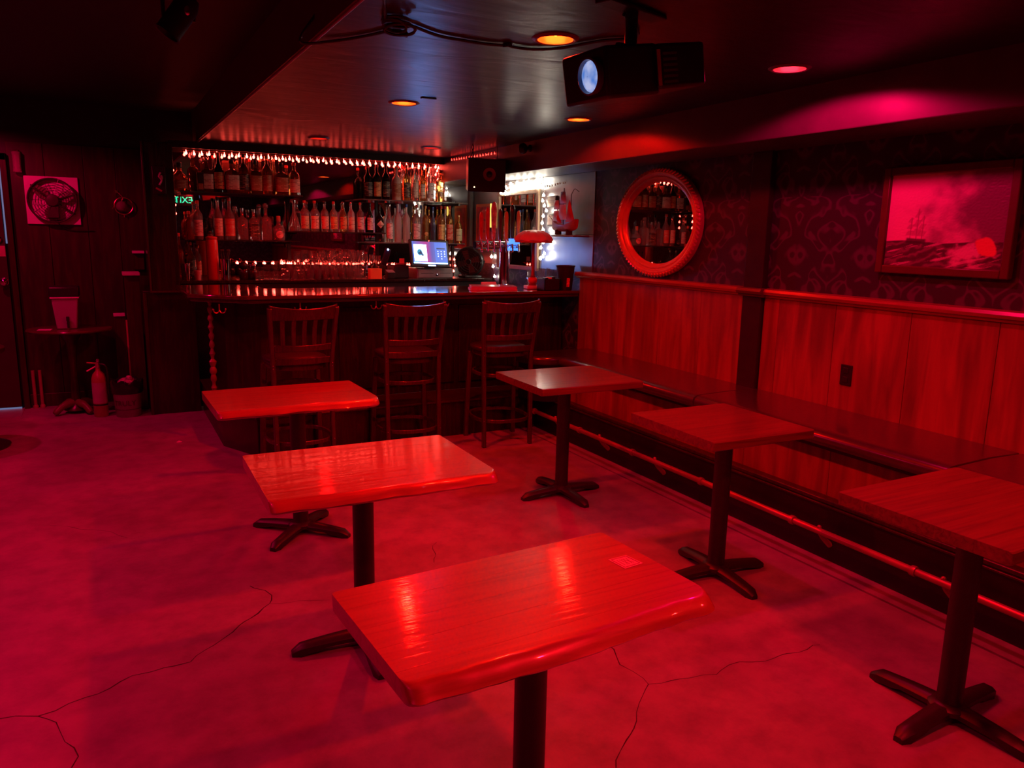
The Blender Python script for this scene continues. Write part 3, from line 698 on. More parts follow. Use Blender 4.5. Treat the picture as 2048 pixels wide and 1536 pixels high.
# ================================================================== BACK BAR SHELVES
glassedge = glass('greenish shelf glass', (0.70, 0.85, 0.80), 0.04, 0.85)
YS0, YS1 = 7.70, 7.975
def shelf(lab, x0p, x1p, yp, z, mat=None, th=0.012):
    a = ony(x0p, yp, YS0).x; b = ony(x1p, yp, YS0).x
    t = thing('bottle_shelf', lab, 'shelf', ((a+b)/2, YS1, z-th), 0, 'back bar shelves')
    MB().box((a, YS0, z-th), (b, YS1, z)).build('glass_board', mat or plain('dark shelf glass', (0.03, 0.03, 0.03), 0.12, 0.1, 4), t, True, bevel=0.003)
    for x in (a+0.08, b-0.08):
        m = MB(); m.box((x-0.008, YS0+0.05, z-th-0.02), (x+0.008, YS1+0.012, z-th)); m.tube([(x, YS1-0.05, z-th-0.015), (x, YS1, z-th-0.06)], 0.006, 6); m.build('bracket', blackmetal, t, True)
    return a, b, z
SH = {'UL': shelf('upper left black shelf crowded with dark whiskey bottles', 345, 606, 386, 1.940),
      'ML': shelf('lower left shelf with clear bottles, below the whiskey shelf', 371, 600, 480, 1.510),
      'MC': shelf('middle shelf between left and right shelves, holding pale labelled bottles', 578, 772, 464, 1.603),
      'UR': shelf('upper right glass shelf with a bright green edge', 722, 936, 400, 1.935, glassedge),
      'MR': shelf('lower right glass shelf behind the till screen', 734, 930, 484, 1.508, glassedge)}
for px, z0, z1, lab in ((577, 1.30, 1.96, 'black upright between the left and middle shelves'), (754, 1.30, 1.96, 'black upright between the middle and right shelves'), (906, 1.30, 1.96, 'black upright at the right end of the glass shelves')):
    x = ony(px, 450, YS1).x
    tag(MB().box((x-0.016, YS1-0.004, z0-0.17), (x+0.016, YS1+0.012, z1)).build('shelf_upright', blackmetal, bevel=0.002), lab, 'shelf post')

# ------------------------------------------------------------------ bottles
GL = {'clear': glass('clear bottle glass', (0.86, 0.84, 0.82)), 'amber': glass('amber spirit glass', (0.42, 0.13, 0.03)), 'dark': glass('near black bottle glass', (0.018, 0.012, 0.010), 0.05, 0.5),
      'gold': glass('golden spirit glass', (0.75, 0.42, 0.12)), 'frost': glass('frosted bottle glass', (0.80, 0.78, 0.78), 0.32, 0.7), 'red': glass('red bottle glass', (0.70, 0.05, 0.03)),
      'blue': glass('pale blue bottle glass', (0.35, 0.50, 0.78)), 'cream': plain('cream liqueur glass', (0.62, 0.48, 0.38), 0.18, 0.05, 10), 'green': glass('dark green bottle glass', (0.02, 0.07, 0.03), 0.05, 0.6)}
CP = {'red': plain('red wax cap', (0.62, 0.05, 0.035), 0.35, 0.08, 30), 'black': plain('black cap', (0.02, 0.02, 0.02), 0.35), 'silver': chrome, 'gold': brass, 'cork': plain('cork stopper', (0.45, 0.28, 0.15), 0.7), 'white': white, 'blue': plain('blue cap', (0.06, 0.12, 0.4), 0.35),
      'crystal': glass('cut crystal stopper', (0.85, 0.82, 0.82), 0.02, 0.9)}
def labelmat(name, base, ink):
    if name in MAT: return MAT[name]
    m, N, L, b = nt(name); setp(b, base, 0.55)
    tc = N.new('ShaderNodeTexCoord'); br = N.new('ShaderNodeTexBrick'); oi = N.new('ShaderNodeObjectInfo')
    mp = N.new('ShaderNodeMapping'); mp.inputs['Rotation'].default_value = (PI/2, 0, 0); mp.inputs['Scale'].default_value = (1, 1, 1)
    ad = N.new('ShaderNodeVectorMath'); ad.operation = 'ADD'; cb = N.new('ShaderNodeCombineXYZ'); L.new(oi.outputs['Random'], cb.inputs[0]); L.new(oi.outputs['Random'], cb.inputs[2])
    L.new(tc.outputs['Object'], ad.inputs[0]); L.new(cb.outputs[0], ad.inputs[1]); L.new(ad.outputs[0], mp.inputs['Vector']); L.new(mp.outputs[0], br.inputs['Vector'])
    br.inputs['Color1'].default_value = (*ink, 1); br.inputs['Color2'].default_value = (*base, 1); br.inputs['Mortar'].default_value = (*base, 1)
    br.inputs['Scale'].default_value = 12.0; br.inputs['Mortar Size'].default_value = 0.035; br.inputs['Bias'].default_value = 0.1; br.inputs['Row Height'].default_value = 0.16
    L.new(br.outputs['Color'], b.inputs['Base Color']); MAT[name] = m; return m
LB = {'cream': labelmat('cream label', (0.78, 0.66, 0.50), (0.25, 0.12, 0.08)), 'white': labelmat('white label', (0.82, 0.78, 0.74), (0.15, 0.1, 0.1)), 'black': labelmat('black label', (0.03, 0.025, 0.02), (0.5, 0.4, 0.25)),
      'orange': labelmat('orange label', (0.80, 0.42, 0.14), (0.08, 0.03, 0.02)), 'red': labelmat('red label', (0.62, 0.08, 0.05), (0.8, 0.7, 0.5)), 'gold': labelmat('gold label', (0.75, 0.55, 0.2), (0.2, 0.1, 0.04)), 'green': labelmat('pale green label', (0.6, 0.68, 0.4), (0.1, 0.2, 0.08)), 'brown': labelmat('brown label', (0.35, 0.14, 0.06), (0.7, 0.5, 0.3))}
PROF = {  # relative radius, relative height
 'round': [(0.92, 0), (1, 0.015), (1, 0.58), (0.93, 0.64), (0.62, 0.71), (0.36, 0.76), (0.29, 0.80), (0.28, 0.92), (0.33, 0.925), (0.33, 0.945), (0.28, 0.95)],
 'tall': [(0.92, 0), (1, 0.012), (1, 0.50), (0.95, 0.56), (0.7, 0.64), (0.42, 0.72), (0.31, 0.80), (0.29, 0.93), (0.34, 0.935), (0.34, 0.95)],
 'square': [(0.92, 0), (1, 0.015), (1, 0.60), (0.9, 0.65), (0.5, 0.70), (0.30, 0.74), (0.28, 0.90), (0.34, 0.905), (0.34, 0.93)],
 'decanter': [(0.6, 0), (0.82, 0.03), (1, 0.22), (0.98, 0.40), (0.8, 0.55), (0.45, 0.66), (0.30, 0.72), (0.28, 0.80), (0.36, 0.81), (0.36, 0.84)],
 'flask': [(0.9, 0), (1, 0.03), (0.95, 0.18), (0.62, 0.42), (0.34, 0.56), (0.25, 0.66), (0.23, 0.90), (0.28, 0.905), (0.28, 0.93)],
 'squat': [(0.92, 0), (1, 0.03), (1, 0.44), (0.86, 0.54), (0.5, 0.60), (0.34, 0.66), (0.32, 0.78), (0.38, 0.79), (0.38, 0.82)]}
POW = {'square': 6.0, 'decanter': 2.6}
def bottle(x, y, z, r, h, style, gl, cap, lab, label, diamond=False, rnd_label=False, group=None):
    t = thing('bottle', label, 'bottle', (x, y, z), 0, group)
    pr = PROF[style]; p = POW.get(style, 2.0); top = pr[-1]
    MB().lathe([(a*r, b*h) for a, b in pr], 20, p=p).build('glass_body', GL[gl], t, smooth=40)
    cr = max(0.34*r, 0.011); zc = top[1]*h
    if cap == 'crystal':
        m = MB(); m.lathe([(cr*0.7, zc), (cr*1.3, zc+0.01)], 10); m.ball((0, 0, zc+0.03), (0.026, 0.026, 0.028), 9, 6); m.build('stopper', CP[cap], t, smooth=15)
    else:
        MB().lathe([(cr*1.02, zc-0.012), (cr*1.08, zc), (cr*1.05, h-0.004), (cr*0.8, h)], 14).build('cap', CP[cap], t)
    if lab:
        if diamond:
            s = r*0.92; MB().add([(0, -r-0.003, h*0.30-s), (s*0.95, -r*0.80-0.003, h*0.30), (0, -r-0.003, h*0.30+s), (-s*0.95, -r*0.80-0.003, h*0.30)], [(0, 1, 2), (0, 2, 3)]).build('label', plain('plain cream label', (0.78, 0.7, 0.58), 0.5), t, smooth=0)
        elif rnd_label:
            m = MB(); n = 20; m.add([(0, -r-0.003, h*0.24)]+[(r*0.62*math.cos(2*PI*k/n), -math.sqrt(max(0, r*r-(r*0.62*math.cos(2*PI*k/n))**2))-0.003, h*0.24+r*0.62*math.sin(2*PI*k/n)) for k in range(n)], [(0, 1+k, 1+(k+1) % n) for k in range(n)]); m.build('label', LB[lab], t, smooth=0)
        else:
            z0, z1 = (0.09*h, 0.50*h) if style in ('round', 'tall') else ((0.08*h, 0.38*h) if style != 'square' else (0.10*h, 0.54*h))
            m = MB(); n = 10; vs = []
            for k in range(n+1):
                a = -PI/2-1.05+2.1*k/n; c, s = math.cos(a), math.sin(a); e = 1 if p == 2 else (abs(c)**p+abs(s)**p)**(-1/p)
                for zz in (z0, z1): 
                    f = 1.012
                    vs.append((r*f*e*c, r*f*e*s, zz))
            m.add(vs, [(2*k, 2*k+2, 2*k+3, 2*k+1) for k in range(n)]); m.build('label', LB[lab], t, smooth=60)
    return t
ORD = ['first', 'second', 'third', 'fourth', 'fifth', 'sixth', 'seventh', 'eighth', 'ninth', 'tenth', 'eleventh', 'twelfth', 'thirteenth', 'fourteenth', 'fifteenth', 'sixteenth']
GN = {'clear': 'clear', 'amber': 'amber', 'dark': 'black', 'gold': 'golden', 'frost': 'frosted', 'red': 'red', 'blue': 'blue', 'cream': 'cream', 'green': 'green'}
def row(key, where, items, group):
    z = SH[key][2] if key in SH else ZB
    items = sorted(items, key=lambda i: i[0])
    for i, it in enumerate(items):
        px, wp, topy, style, gl, cap, lab = it[:7]; opt = it[7] if len(it) > 7 else ''
        Y = 7.815 if 'b' not in opt else 7.928
        if 'f' in opt: Y = 7.76
        basey = {'UL': 383, 'ML': 478, 'MC': 463, 'UR': 398, 'MR': 482, 'CT': 556}[key]
        P0 = ony(px, basey, Y); P1 = ony(px, topy, Y)
        r = wp/2*(Y*1.03)/FPX*(0.72 if 'b' in opt else 0.88); h = max(0.16, P1.z-z)
        if key in ('ML', 'MC', 'MR'): h = min(h, 1.900-z)
        if key == 'CT' and px > 370: h = min(h, 0.335)
        L_ = f"{ {'round': 'round', 'tall': 'tall', 'square': 'square', 'decanter': 'wide', 'flask': 'cone-shaped', 'squat': 'squat'}[style]} {GN[gl]} bottle, {cap} {'stopper' if cap in ('cork', 'crystal') else 'cap'}"+(f', {lab} label' if lab else '')+f', {ORD[i]} from left on {where}'
        bottle(P0.x, Y, z+0.0005, r, h, style, gl, cap, lab, L_, 'd' in opt, 'r' in opt, group)
row('UL', 'upper left shelf', [(361, 29, 325, 'decanter', 'amber', 'black', 'brown'), (389, 22, 311, 'square', 'amber', 'crystal', None, 'b'), (415, 23, 318, 'square', 'amber', 'crystal', 'cream'),
    (439, 21, 305, 'tall', 'dark', 'red', 'orange'), (465, 27, 320, 'square', 'amber', 'black', 'cream'), (489, 22, 309, 'round', 'amber', 'black', 'black'), (512, 23, 321, 'square', 'amber', 'black', 'brown'),
    (535, 22, 312, 'round', 'amber', 'gold', 'brown'), (563, 27, 326, 'square', 'amber', 'black', 'brown'), (589, 24, 326, 'round', 'amber', 'red', 'cream'), (501, 18, 318, 'round', 'amber', 'red', None, 'b'), (549, 18, 318, 'tall', 'gold', 'cork', None, 'b'),
    (476, 15, 322, 'round', 'gold', 'gold', None, 'b')], 'bottles on the upper left shelf')
row('ML', 'lower left shelf', [(380, 17, 422, 'round', 'red', 'red', None), (398, 19, 401, 'round', 'clear', 'red', 'white'), (420, 20, 436, 'squat', 'dark', 'black', 'black', 'r'), (438, 19, 393, 'tall', 'clear', 'black', 'cream'), (461, 21, 392, 'tall', 'clear', 'red', 'red'),
    (486, 21, 416, 'square', 'clear', 'silver', None), (509, 21, 418, 'square', 'clear', 'silver', 'black'), (533, 22, 414, 'square', 'clear', 'crystal', None), (558, 25, 432, 'squat', 'clear', 'cork', 'white', 'r'),
    (474, 16, 412, 'round', 'clear', 'silver', None, 'b'), (521, 16, 415, 'round', 'clear', 'silver', None, 'b')], 'bottles on the lower left shelf')
row('MC', 'middle shelf', [(589, 25, 398, 'flask', 'clear', 'silver', None), (610, 19, 394, 'round', 'clear', 'red', 'green'), (630, 19, 387, 'round', 'clear', 'red', 'cream'), (650, 18, 385, 'round', 'clear', 'black', 'cream'), (668, 17, 382, 'round', 'clear', 'red', 'gold'),
    (687, 17, 391, 'tall', 'gold', 'silver', 'orange'), (703, 15, 394, 'round', 'frost', 'silver', 'cream'), (721, 16, 396, 'round', 'clear', 'red', 'white'), (740, 15, 399, 'tall', 'green', 'black', 'white'), (759, 19, 410, 'squat', 'dark', 'black', 'cream', 'd')], 'bottles on the middle shelf')
row('UR', 'upper right shelf', [(736, 21, 331, 'round', 'dark', 'red', 'black'), (754, 19, 329, 'round', 'dark', 'red', 'orange'), (772, 18, 327, 'round', 'dark', 'black', 'black'), (793, 21, 334, 'round', 'cream', 'cork', 'brown'), (813, 18, 330, 'round', 'gold', 'red', 'black'),
    (830, 16, 328, 'round', 'clear', 'red', 'cream'), (845, 14, 335, 'round', 'gold', 'black', 'cream'), (861, 16, 328, 'round', 'clear', 'red', 'white'), (880, 18, 340, 'square', 'gold', 'gold', 'cream', 'r'), (804, 15, 330, 'tall', 'clear', 'red', None, 'b'), (852, 14, 330, 'tall', 'gold', 'red', None, 'b')], 'bottles on the upper right shelf')
row('MR', 'lower right shelf', [(779, 17, 407, 'tall', 'clear', 'silver', 'white'), (796, 17, 404, 'round', 'frost', 'white', None), (813, 17, 404, 'round', 'frost', 'blue', None), (833, 18, 404, 'round', 'clear', 'red', 'white'), (851, 15, 411, 'round', 'gold', 'gold', 'gold', 'r'), (866, 13, 414, 'tall', 'blue', 'blue', None),
    (882, 17, 412, 'round', 'gold', 'red', 'gold'), (899, 17, 408, 'round', 'gold', 'red', 'red'), (917, 17, 430, 'round', 'gold', 'gold', 'green'), (842, 13, 410, 'tall', 'clear', 'blue', None, 'b'), (890, 14, 412, 'tall', 'clear', 'red', None, 'b')], 'bottles on the lower right shelf')
row('CT', 'back counter', [(362, 17, 466, 'tall', 'red', 'red', None), (384, 16, 483, 'tall', 'amber', 'red', 'black'), (399, 14, 490, 'round', 'clear', 'gold', 'brown', 'b')], 'bottles on the back counter')
# text on the diamond label
for o in list(COL.objects):
    if o.name.startswith('label') and o.parent and 'squat black' in o.parent['label'] and 'middle shelf' in o.parent['label']:
        b_ = o.parent; m = text_mb("HENDRICK'S", 0.019); m.xf(Matrix.Translation((0, -0.066, 0.073)) @ Matrix.Rotation(PI/2, 4, 'X')); m.build('lettering', CP['black'], o, smooth=0)

# boxed whiskey cartons on the upper left shelf
def carton(px, wp, topy, Y, mat, lab):
    P0 = ony(px, 383, Y); z = 1.9405; h = ony(px, topy, Y).z-z; ww = wp*Y*1.03/FPX
    t = thing('bottle_carton', lab, 'carton', (P0.x, Y, z)); MB().box((-ww/2, -0.018, 0), (ww/2, 0.018, h)).build('box', mat, t, bevel=0.002)
    MB().box((-ww*0.36, -0.0195, h*0.12), (ww*0.36, -0.0182, h*0.42)).build('printed_panel', LB['brown'], t, smooth=0)
    MB().box((-ww/2-0.001, -0.019, h-0.022), (ww/2+0.001, 0.019, h+0.001)).build('lid', mat, t, bevel=0.002)
carton(402, 11, 345, 7.74, plain('black carton', (0.03, 0.02, 0.02), 0.4), 'narrow black whiskey carton between bottles at the left of the upper left shelf')
carton(456, 14, 322, 7.945, plain('maroon carton', (0.4, 0.12, 0.09), 0.5), 'maroon carton standing behind the cream-labelled square bottle on the upper left shelf')

# ------------------------------------------------------------------ glassware and tins on the back counter
tumbler = glass('tumbler glass', (0.90, 0.86, 0.85), 0.02, 0.95)
def glass_thing(x, y, z, r, h, lab, kind='tumbler'):
    t = thing('drinking_glass', lab, 'glass', (x, y, z), 0, 'bar glasses on the back counter')
    if kind == 'tumbler':
        MB().lathe([(r*0.8, 0), (r*0.84, 0.004), (r*0.93, h*0.45), (r*0.90, h*0.5), (r*0.95, h*0.55), (r, h), (r*0.93, h), (r*0.84, h*0.5), (r*0.80, 0.012), (r*0.02, 0.010)], 12, close=False).build('bowl', tumbler, t, smooth=0)
        MB().lathe([(r*0.02, 0.0), (r*0.80, 0.0), (r*0.79, 0.0095), (r*0.02, 0.0095)], 16, close=False).build('base', tumbler, t, smooth=50)
    else:
        MB().lathe([(r*0.02, h*0.45), (r*0.5, h*0.5), (r*0.95, h*0.68), (r, h*0.82), (r*0.85, h), (r*0.80, h), (r*0.92, h*0.82), (r*0.86, h*0.69), (r*0.4, h*0.53), (r*0.02, h*0.50)], 16, close=False).build('bowl', tumbler, t, smooth=50)
        MB().lathe([(r*0.8, 0), (r*0.75, 0.004), (0.006, 0.012), (0.005, h*0.46)], 14, close=True).build('stem', tumbler, t, smooth=50)
    return t
n_ = 0
rowdef = [('front row', 7.52, 515, 560, 6, 0.031, 0.075), ('front row', 7.52, 572, 716, 10, 0.040, 0.105), ('second row', 7.62, 580, 712, 9, 0.040, 0.15), ('third row', 7.73, 630, 722, 6, 0.041, 0.16)]
for rn, Y, p0, p1, n, r, h in rowdef:
    for k in range(n):
        px = p0+(p1-p0)*k/(n-1); x = ony(px, 550, Y).x
        desc = 'small' if h < 0.09 else ('short' if h < 0.12 else 'tall')
        rn2 = rn+(' beside the shaker tins' if h < 0.09 else '')
        glass_thing(x, Y+0.012*((k*7) % 3-1), ZB+0.0005, r, h*(1+0.05*((k*5) % 3-1)), f'{desc} clear tumbler, {ORD[k]} from left in the {rn2} of glasses')
        if rn == 'second row' and 3 <= k <= 8 or rn == 'third row' and k >= 2:
            glass_thing(x, Y+0.012*((k*7) % 3-1), ZB+h*(1+0.05*((k*5) % 3-1))+0.002, r*0.97, 0.10 if rn == 'second row' else 0.11, f'clear tumbler stacked on the {ORD[k]} glass of the {rn}')
for k, px in enumerate((731, 744, 757)):
    glass_thing(ony(px, 540, 7.76).x, 7.76, ZB+0.0005, 0.028, 0.24-0.01*k, f'stemmed glass behind the orange box, {ORD[k]} from left', 'stem')
def cprop(name, lab, cat, px, Y): return thing(name, lab, cat, (ony(px, 555, Y).x, Y, ZB+0.0005))
t = cprop('shaker_tin', 'chrome cocktail shaker tin holding dark bar tools', 'shaker', 452, 7.55)
MB().lathe([(0.034, 0), (0.036, 0.004), (0.045, 0.185), (0.047, 0.19), (0.042, 0.188), (0.033, 0.01), (0.001, 0.008)], 20, close=False).build('tin', chrome, t, smooth=50)
for k in range(4):
    a = k*1.7; m = MB(); m.tube([(0.01*math.cos(a), 0.01*math.sin(a), 0.012), (0.03*math.cos(a), 0.02*math.sin(a), 0.20), (0.038*math.cos(a+0.2), 0.022*math.sin(a), 0.26)], 0.004, 6); m.ball((0.038*math.cos(a+0.2), 0.022*math.sin(a), 0.262), (0.012, 0.006, 0.016), 8, 5); m.build('bar_tool', blackmetal, t)
t = cprop('tall_tumbler', 'tall red plastic cylinder standing left of the shaker tin', 'tumbler', 427, 7.60)
MB().lathe([(0.046, 0), (0.05, 0.005), (0.053, 0.33), (0.048, 0.36), (0.042, 0.365)], 24).build('body', redplastic, t)
MB().lathe([(0.04, 0.3655), (0.05, 0.37), (0.05, 0.385), (0.02, 0.392)], 20).build('lid', redplastic, t)
t = cprop('shaker_tin', 'short steel tin at the left end of the back counter', 'shaker', 372, 7.56)
MB().lathe([(0.03, 0), (0.032, 0.004), (0.042, 0.14), (0.044, 0.145), (0.038, 0.143), (0.028, 0.01), (0.001, 0.008)], 18, close=False).build('tin', chrome, t, smooth=50); MB().lathe([(0.043, 0.0), (0.043, 0.004)], 18, (0,0,0.146)).build('lid', chrome, t)
t = cprop('straw_cup', 'small pale cup next to the red cylinder', 'cup', 396, 7.52)
MB().lathe([(0.024, 0), (0.026, 0.003), (0.032, 0.085), (0.029, 0.085), (0.022, 0.006), (0.001, 0.005)], 16, close=False).build('cup', plain('pale pink cup', (0.6, 0.4, 0.38), 0.4), t, smooth=50)
MB().lathe([(0.033, 0.080), (0.034, 0.088), (0.030, 0.088)], 16, close=False).build('rim', white, t)
for px, lab, rr in ((488, 'dark round jar with lid left of the chrome globe jar', 0.042), (505, 'chrome globe-topped jar on the back counter', 0.040)):
    t = cprop('bar_jar', lab, 'jar', px, 7.60)
    MB().lathe([(rr*0.9, 0), (rr, 0.005), (rr, 0.075), (rr*0.8, 0.09)], 18).build('jar', plain('smoked jar glass', (0.04, 0.015, 0.015), 0.1), t)
    m = MB(); m.ball((0, 0, 0.125), (rr*0.92, rr*0.92, 0.04), 14, 9); m.build('globe_lid', chrome if 'chrome' in lab[:7] else blackplastic, t, smooth=60)
t = cprop('napkin_box', 'orange box lit bright red on the back counter', 'box', 750, 7.50)
MB().box((-0.06, -0.04, 0), (0.06, 0.04, 0.10)).build('box', plain('orange card', (0.85, 0.22, 0.06), 0.5, 0.05, 8), t, bevel=0.002); MB().box((-0.061, -0.041, 0.085), (0.061, 0.041, 0.1015)).build('lid', plain('orange card lid', (0.8, 0.25, 0.07), 0.5), t, bevel=0.002)
t = cprop('card_reader', 'slanted dark card reader right of the orange box', 'card reader', 778, 7.50)
MB().box((-0.03, -0.05, 0.0), (0.05, 0.04, 0.07), (0, 0.0, 0)).build('body', blackplastic, t, bevel=0.006); MB().box((-0.028, -0.055, 0.072), (0.048, 0.035, 0.078), (0.25, 0, 0)).build('slanted_face', plain('grey plastic edge', (0.3, 0.3, 0.32), 0.4), t, bevel=0.002)
t = cprop('till_terminal', 'dark till printer left of the glowing till screen', 'printer', 800, 7.62)
MB().box((-0.09, -0.08, 0), (0.07, 0.09, 0.13)).build('body', blackplastic, t, bevel=0.01); MB().box((-0.06, -0.082, 0.135), (0.02, -0.03, 0.15)).build('paper_slot', plain('grey slot', (0.2, 0.2, 0.2), 0.4), t, bevel=0.002)
MB().box((-0.02, -0.05, 0.131), (0.03, -0.04, 0.20)).build('receipt', paper, t, smooth=0)
t = thing('phone_handset', 'dark handheld scanner with a blue-white light left of the till', 'scanner', (ony(772, 540, 7.72).x, 7.72, ZB+0.0005))
m = MB(); m.lathe([(0.035, 0), (0.03, 0.012), (0.012, 0.02), (0.012, 0.12)], 14); m.build('stand', blackplastic, t); MB().box((-0.03, -0.02, 0.12), (0.03, 0.02, 0.30), (0.2, 0.25, 0)).build('handset', plain('navy plastic', (0.03, 0.035, 0.10), 0.3), t, bevel=0.008)
MB().lathe([(0.010, 0), (0.010, -0.004)], 12, (0.012, -0.035, 0.285), axis='Y').build('indicator_light', glow('blue white led', (0.35, 0.6, 1.0), 8), t)

# ================================================================== TILL SCREEN, DRAWER, FAN
c = ony(870, 548, 7.52)
dr = thing('cash_drawer', 'grey metal cash drawer under the glowing till screen', 'cash drawer', (c.x, 7.66, ZB+0.0005))
MB().box((-0.20, -0.15, 0.0), (0.20, 0.2, 0.098)).build('case', plain('grey drawer steel', (0.34, 0.32, 0.33), 0.4, metal=0.4), dr, bevel=0.004)
MB().box((-0.19, -0.156, 0.008), (0.19, -0.15, 0.090)).build('front', plain('pale drawer front', (0.45, 0.42, 0.43), 0.4, metal=0.3), dr, bevel=0.003)
MB().box((-0.16, -0.158, 0.050), (-0.02, -0.1555, 0.054)).build('slot', blackplastic, dr, smooth=0)
MB().box((0.05, -0.158, 0.050), (0.17, -0.1555, 0.054)).build('slot', blackplastic, dr, smooth=0)
MB().lathe([(0.014, 0), (0.014, -0.008), (0.004, -0.010)], 14, (0.015, -0.156, 0.035), axis='Y').build('lock', chrome, dr)
q = [ony(815, 476, 7.50), ony(893, 480, 7.50), ony(902, 536, 7.40), ony(828, 534, 7.40)]
till = thing('till_screen', 'till touchscreen glowing blue with a white card and number keypad', 'screen', (c.x+0.005, 7.56, ZB+0.105))
ex = (q[1]-q[0]); ex.z *= 1.0; W_ = ex.length; up_ = (q[0]-q[3]).normalized(); ex = ex.normalized(); up_ = (up_-ex*up_.dot(ex)).normalized(); nn = ex.cross(up_)
Hh = 0.285; cen = sum(q, Vector())/4
TM = Matrix((ex, up_, nn)).transposed().to_4x4(); TM.translation = cen
def sbox(x0, y0, x1, y1, z0, z1): return MB().box((x0, y0, z0), (x1, y1, z1)).xf(TM)
w2, h2 = W_/2, Hh/2
sbox(-w2, -h2, w2, h2, -0.03, 0.0).build('bezel', blackplastic, till, True, bevel=0.006)
MB().tube([cen-nn*0.02-up_*0.02, cen-nn*0.09-up_*0.08, Vector((cen.x, 7.58, ZB+0.115))], 0.022, 10).build('neck', blackplastic, till, True)
MB().lathe([(0.10, 0), (0.10, 0.008), (0.03, 0.016)], 20, (cen.x, 7.58, ZB+0.1)).build('base', blackplastic, till, True)
def screenmat():
    m, N, L, b = nt('screen backdrop'); setp(b, (0.01, 0.01, 0.02), 0.2)
    tc = N.new('ShaderNodeTexCoord'); sp = N.new('ShaderNodeSeparateXYZ'); L.new(tc.outputs['Generated'], sp.inputs[0])
    r = N.new('ShaderNodeValToRGB'); e = r.color_ramp.elements; e[0].color = (0.08, 0.16, 0.55, 1); e[1].color = (0.10, 0.22, 0.75, 1)
    for p_, c_ in ((0.42, (0.45, 0.05, 0.25, 1)), (0.55, (0.12, 0.10, 0.40, 1))): x = e.new(p_); x.color = c_
    L.new(sp.outputs['X'], r.inputs['Fac']); L.new(r.outputs['Color'], b.inputs['Emission Color']); b.inputs['Emission Strength'].default_value = 1.2
    return m
panel = sbox(-w2+0.025, -h2+0.03, w2-0.025, h2-0.022, 0.0004, 0.0016).build('display', screenmat(), till, True, smooth=0)
pl = till.location
def sc(mb, name, mat): return mb.build(name, mat, panel, True, smooth=0)
sc(sbox(-w2+0.04, -h2+0.055, -0.035, h2-0.055, 0.0018, 0.0024), 'white_card', glow('white screen card', (0.17, 0.36, 1.0), 24.0))
bear = glow('cyan print on screen', (0.02, 0.35, 0.60), 0.9); bear2 = glow('dark blue print on screen', (0.01, 0.08, 0.25), 0.4)
cx_, cy_ = (-w2+0.005)/2, 0.0
m = MB(); m.ball((cx_-0.008, 0.006, 0.003), (0.028, 0.034, 0.0008), 14, 6); sc(m.xf(TM), 'card_print', bear)
m = MB(); m.ball((cx_+0.002, -0.004, 0.0038), (0.030, 0.010, 0.0006), 10, 5); m.ball((cx_+0.022, -0.022, 0.0038), (0.016, 0.012, 0.0006), 10, 5); m.ball((cx_+0.004, 0.012, 0.0038), (0.008, 0.012, 0.0006), 10, 5); sc(m.xf(TM), 'card_print', bear2)
sc(sbox(0.055, -h2+0.04, w2-0.028, h2-0.028, 0.0018, 0.0022), 'keypad_panel', glow('keypad blue', (0.08, 0.19, 0.75), 1.1))
sc(sbox(0.075, 0.045, w2-0.045, 0.058, 0.0024, 0.0028), 'entry_field', glow('entry dark blue', (0.04, 0.08, 0.3), 0.5))
for i in range(4):
    for j in range(3):
        if i == 3 and j != 1: continue
        m = MB(); m.ball((0.088+j*0.036, 0.022-i*0.026, 0.003), (0.0055, 0.0055, 0.0008), 8, 4); sc(m.xf(TM), 'key', glow('keypad white', (0.8, 0.9, 1.0), 3.0))
sc(sbox(-w2+0.03, -h2+0.032, w2-0.03, -h2+0.043, 0.0024, 0.003), 'status_bar', glow('cyan bar', (0.12, 0.34, 1.0), 26.0))
sc(sbox(-0.03, -h2+0.008, 0.05, -h2+0.018, 0.0006, 0.0016), 'logo_light', glow('blue bar light', (0.2, 0.35, 1.0), 26.0))
m = MB(); m.ball((0.0, h2-0.012, 0.001), (0.006, 0.006, 0.003), 8, 5); sc(m.xf(TM), 'webcam_light', glow('tiny red led', (1.0, 0.03, 0.02), 14))
# round black fan standing at the right of the till
fc = ony(941, 528, 7.60)
fan = thing('desk_fan', 'round black desk fan turned to the left beside the till', 'fan', (fc.x, 7.62, ZB+0.0005))
FM = Matrix.Translation((fc.x, 7.60, 1.335)) @ Matrix.Rotation(-0.75, 4, 'Z') @ Matrix.Rotation(0.25, 4, 'X') @ Matrix.Scale(0.88, 4)
MB().lathe([(0.168, -0.075), (0.176, -0.06), (0.172, 0.0), (0.12, 0.06), (0.05, 0.085)], 32, axis='Y').xf(FM).build('housing', blackplastic, fan, True)
m = MB()
for rr in (0.155, 0.125, 0.095, 0.065):
    m.tube([(rr*math.cos(2*PI*k/28), -0.078, rr*math.sin(2*PI*k/28)) for k in range(28)], 0.003, 5, closed=True)
for k in range(8):
    a = 2*PI*k/8; m.tube([(0.03*math.cos(a), -0.080, 0.03*math.sin(a)), (0.17*math.cos(a), -0.076, 0.17*math.sin(a))], 0.003, 5)
m.xf(FM).build('front_grille', blackmetal, fan, True)
m = MB()
for k in range(4):
    a = 2*PI*k/4+0.4
    bl = [(0.03, -0.03), (0.13, -0.055), (0.145, 0.02), (0.03, 0.03)]
    vs = [(x*math.cos(a)-y*math.sin(a), -0.0755+0.02*y/0.05*0.05, x*math.sin(a)+y*math.cos(a)) for x, y in bl]
    m.add(vs+[(v[0], v[1]-0.0015, v[2]) for v in vs], [(0,1,2,3),(7,6,5,4),(0,4,5,1),(1,5,6,2),(2,6,7,3),(3,7,4,0)])
m.xf(FM).build('blades', plain('dark red blades', (0.10, 0.03, 0.03), 0.35), fan, True, smooth=0)
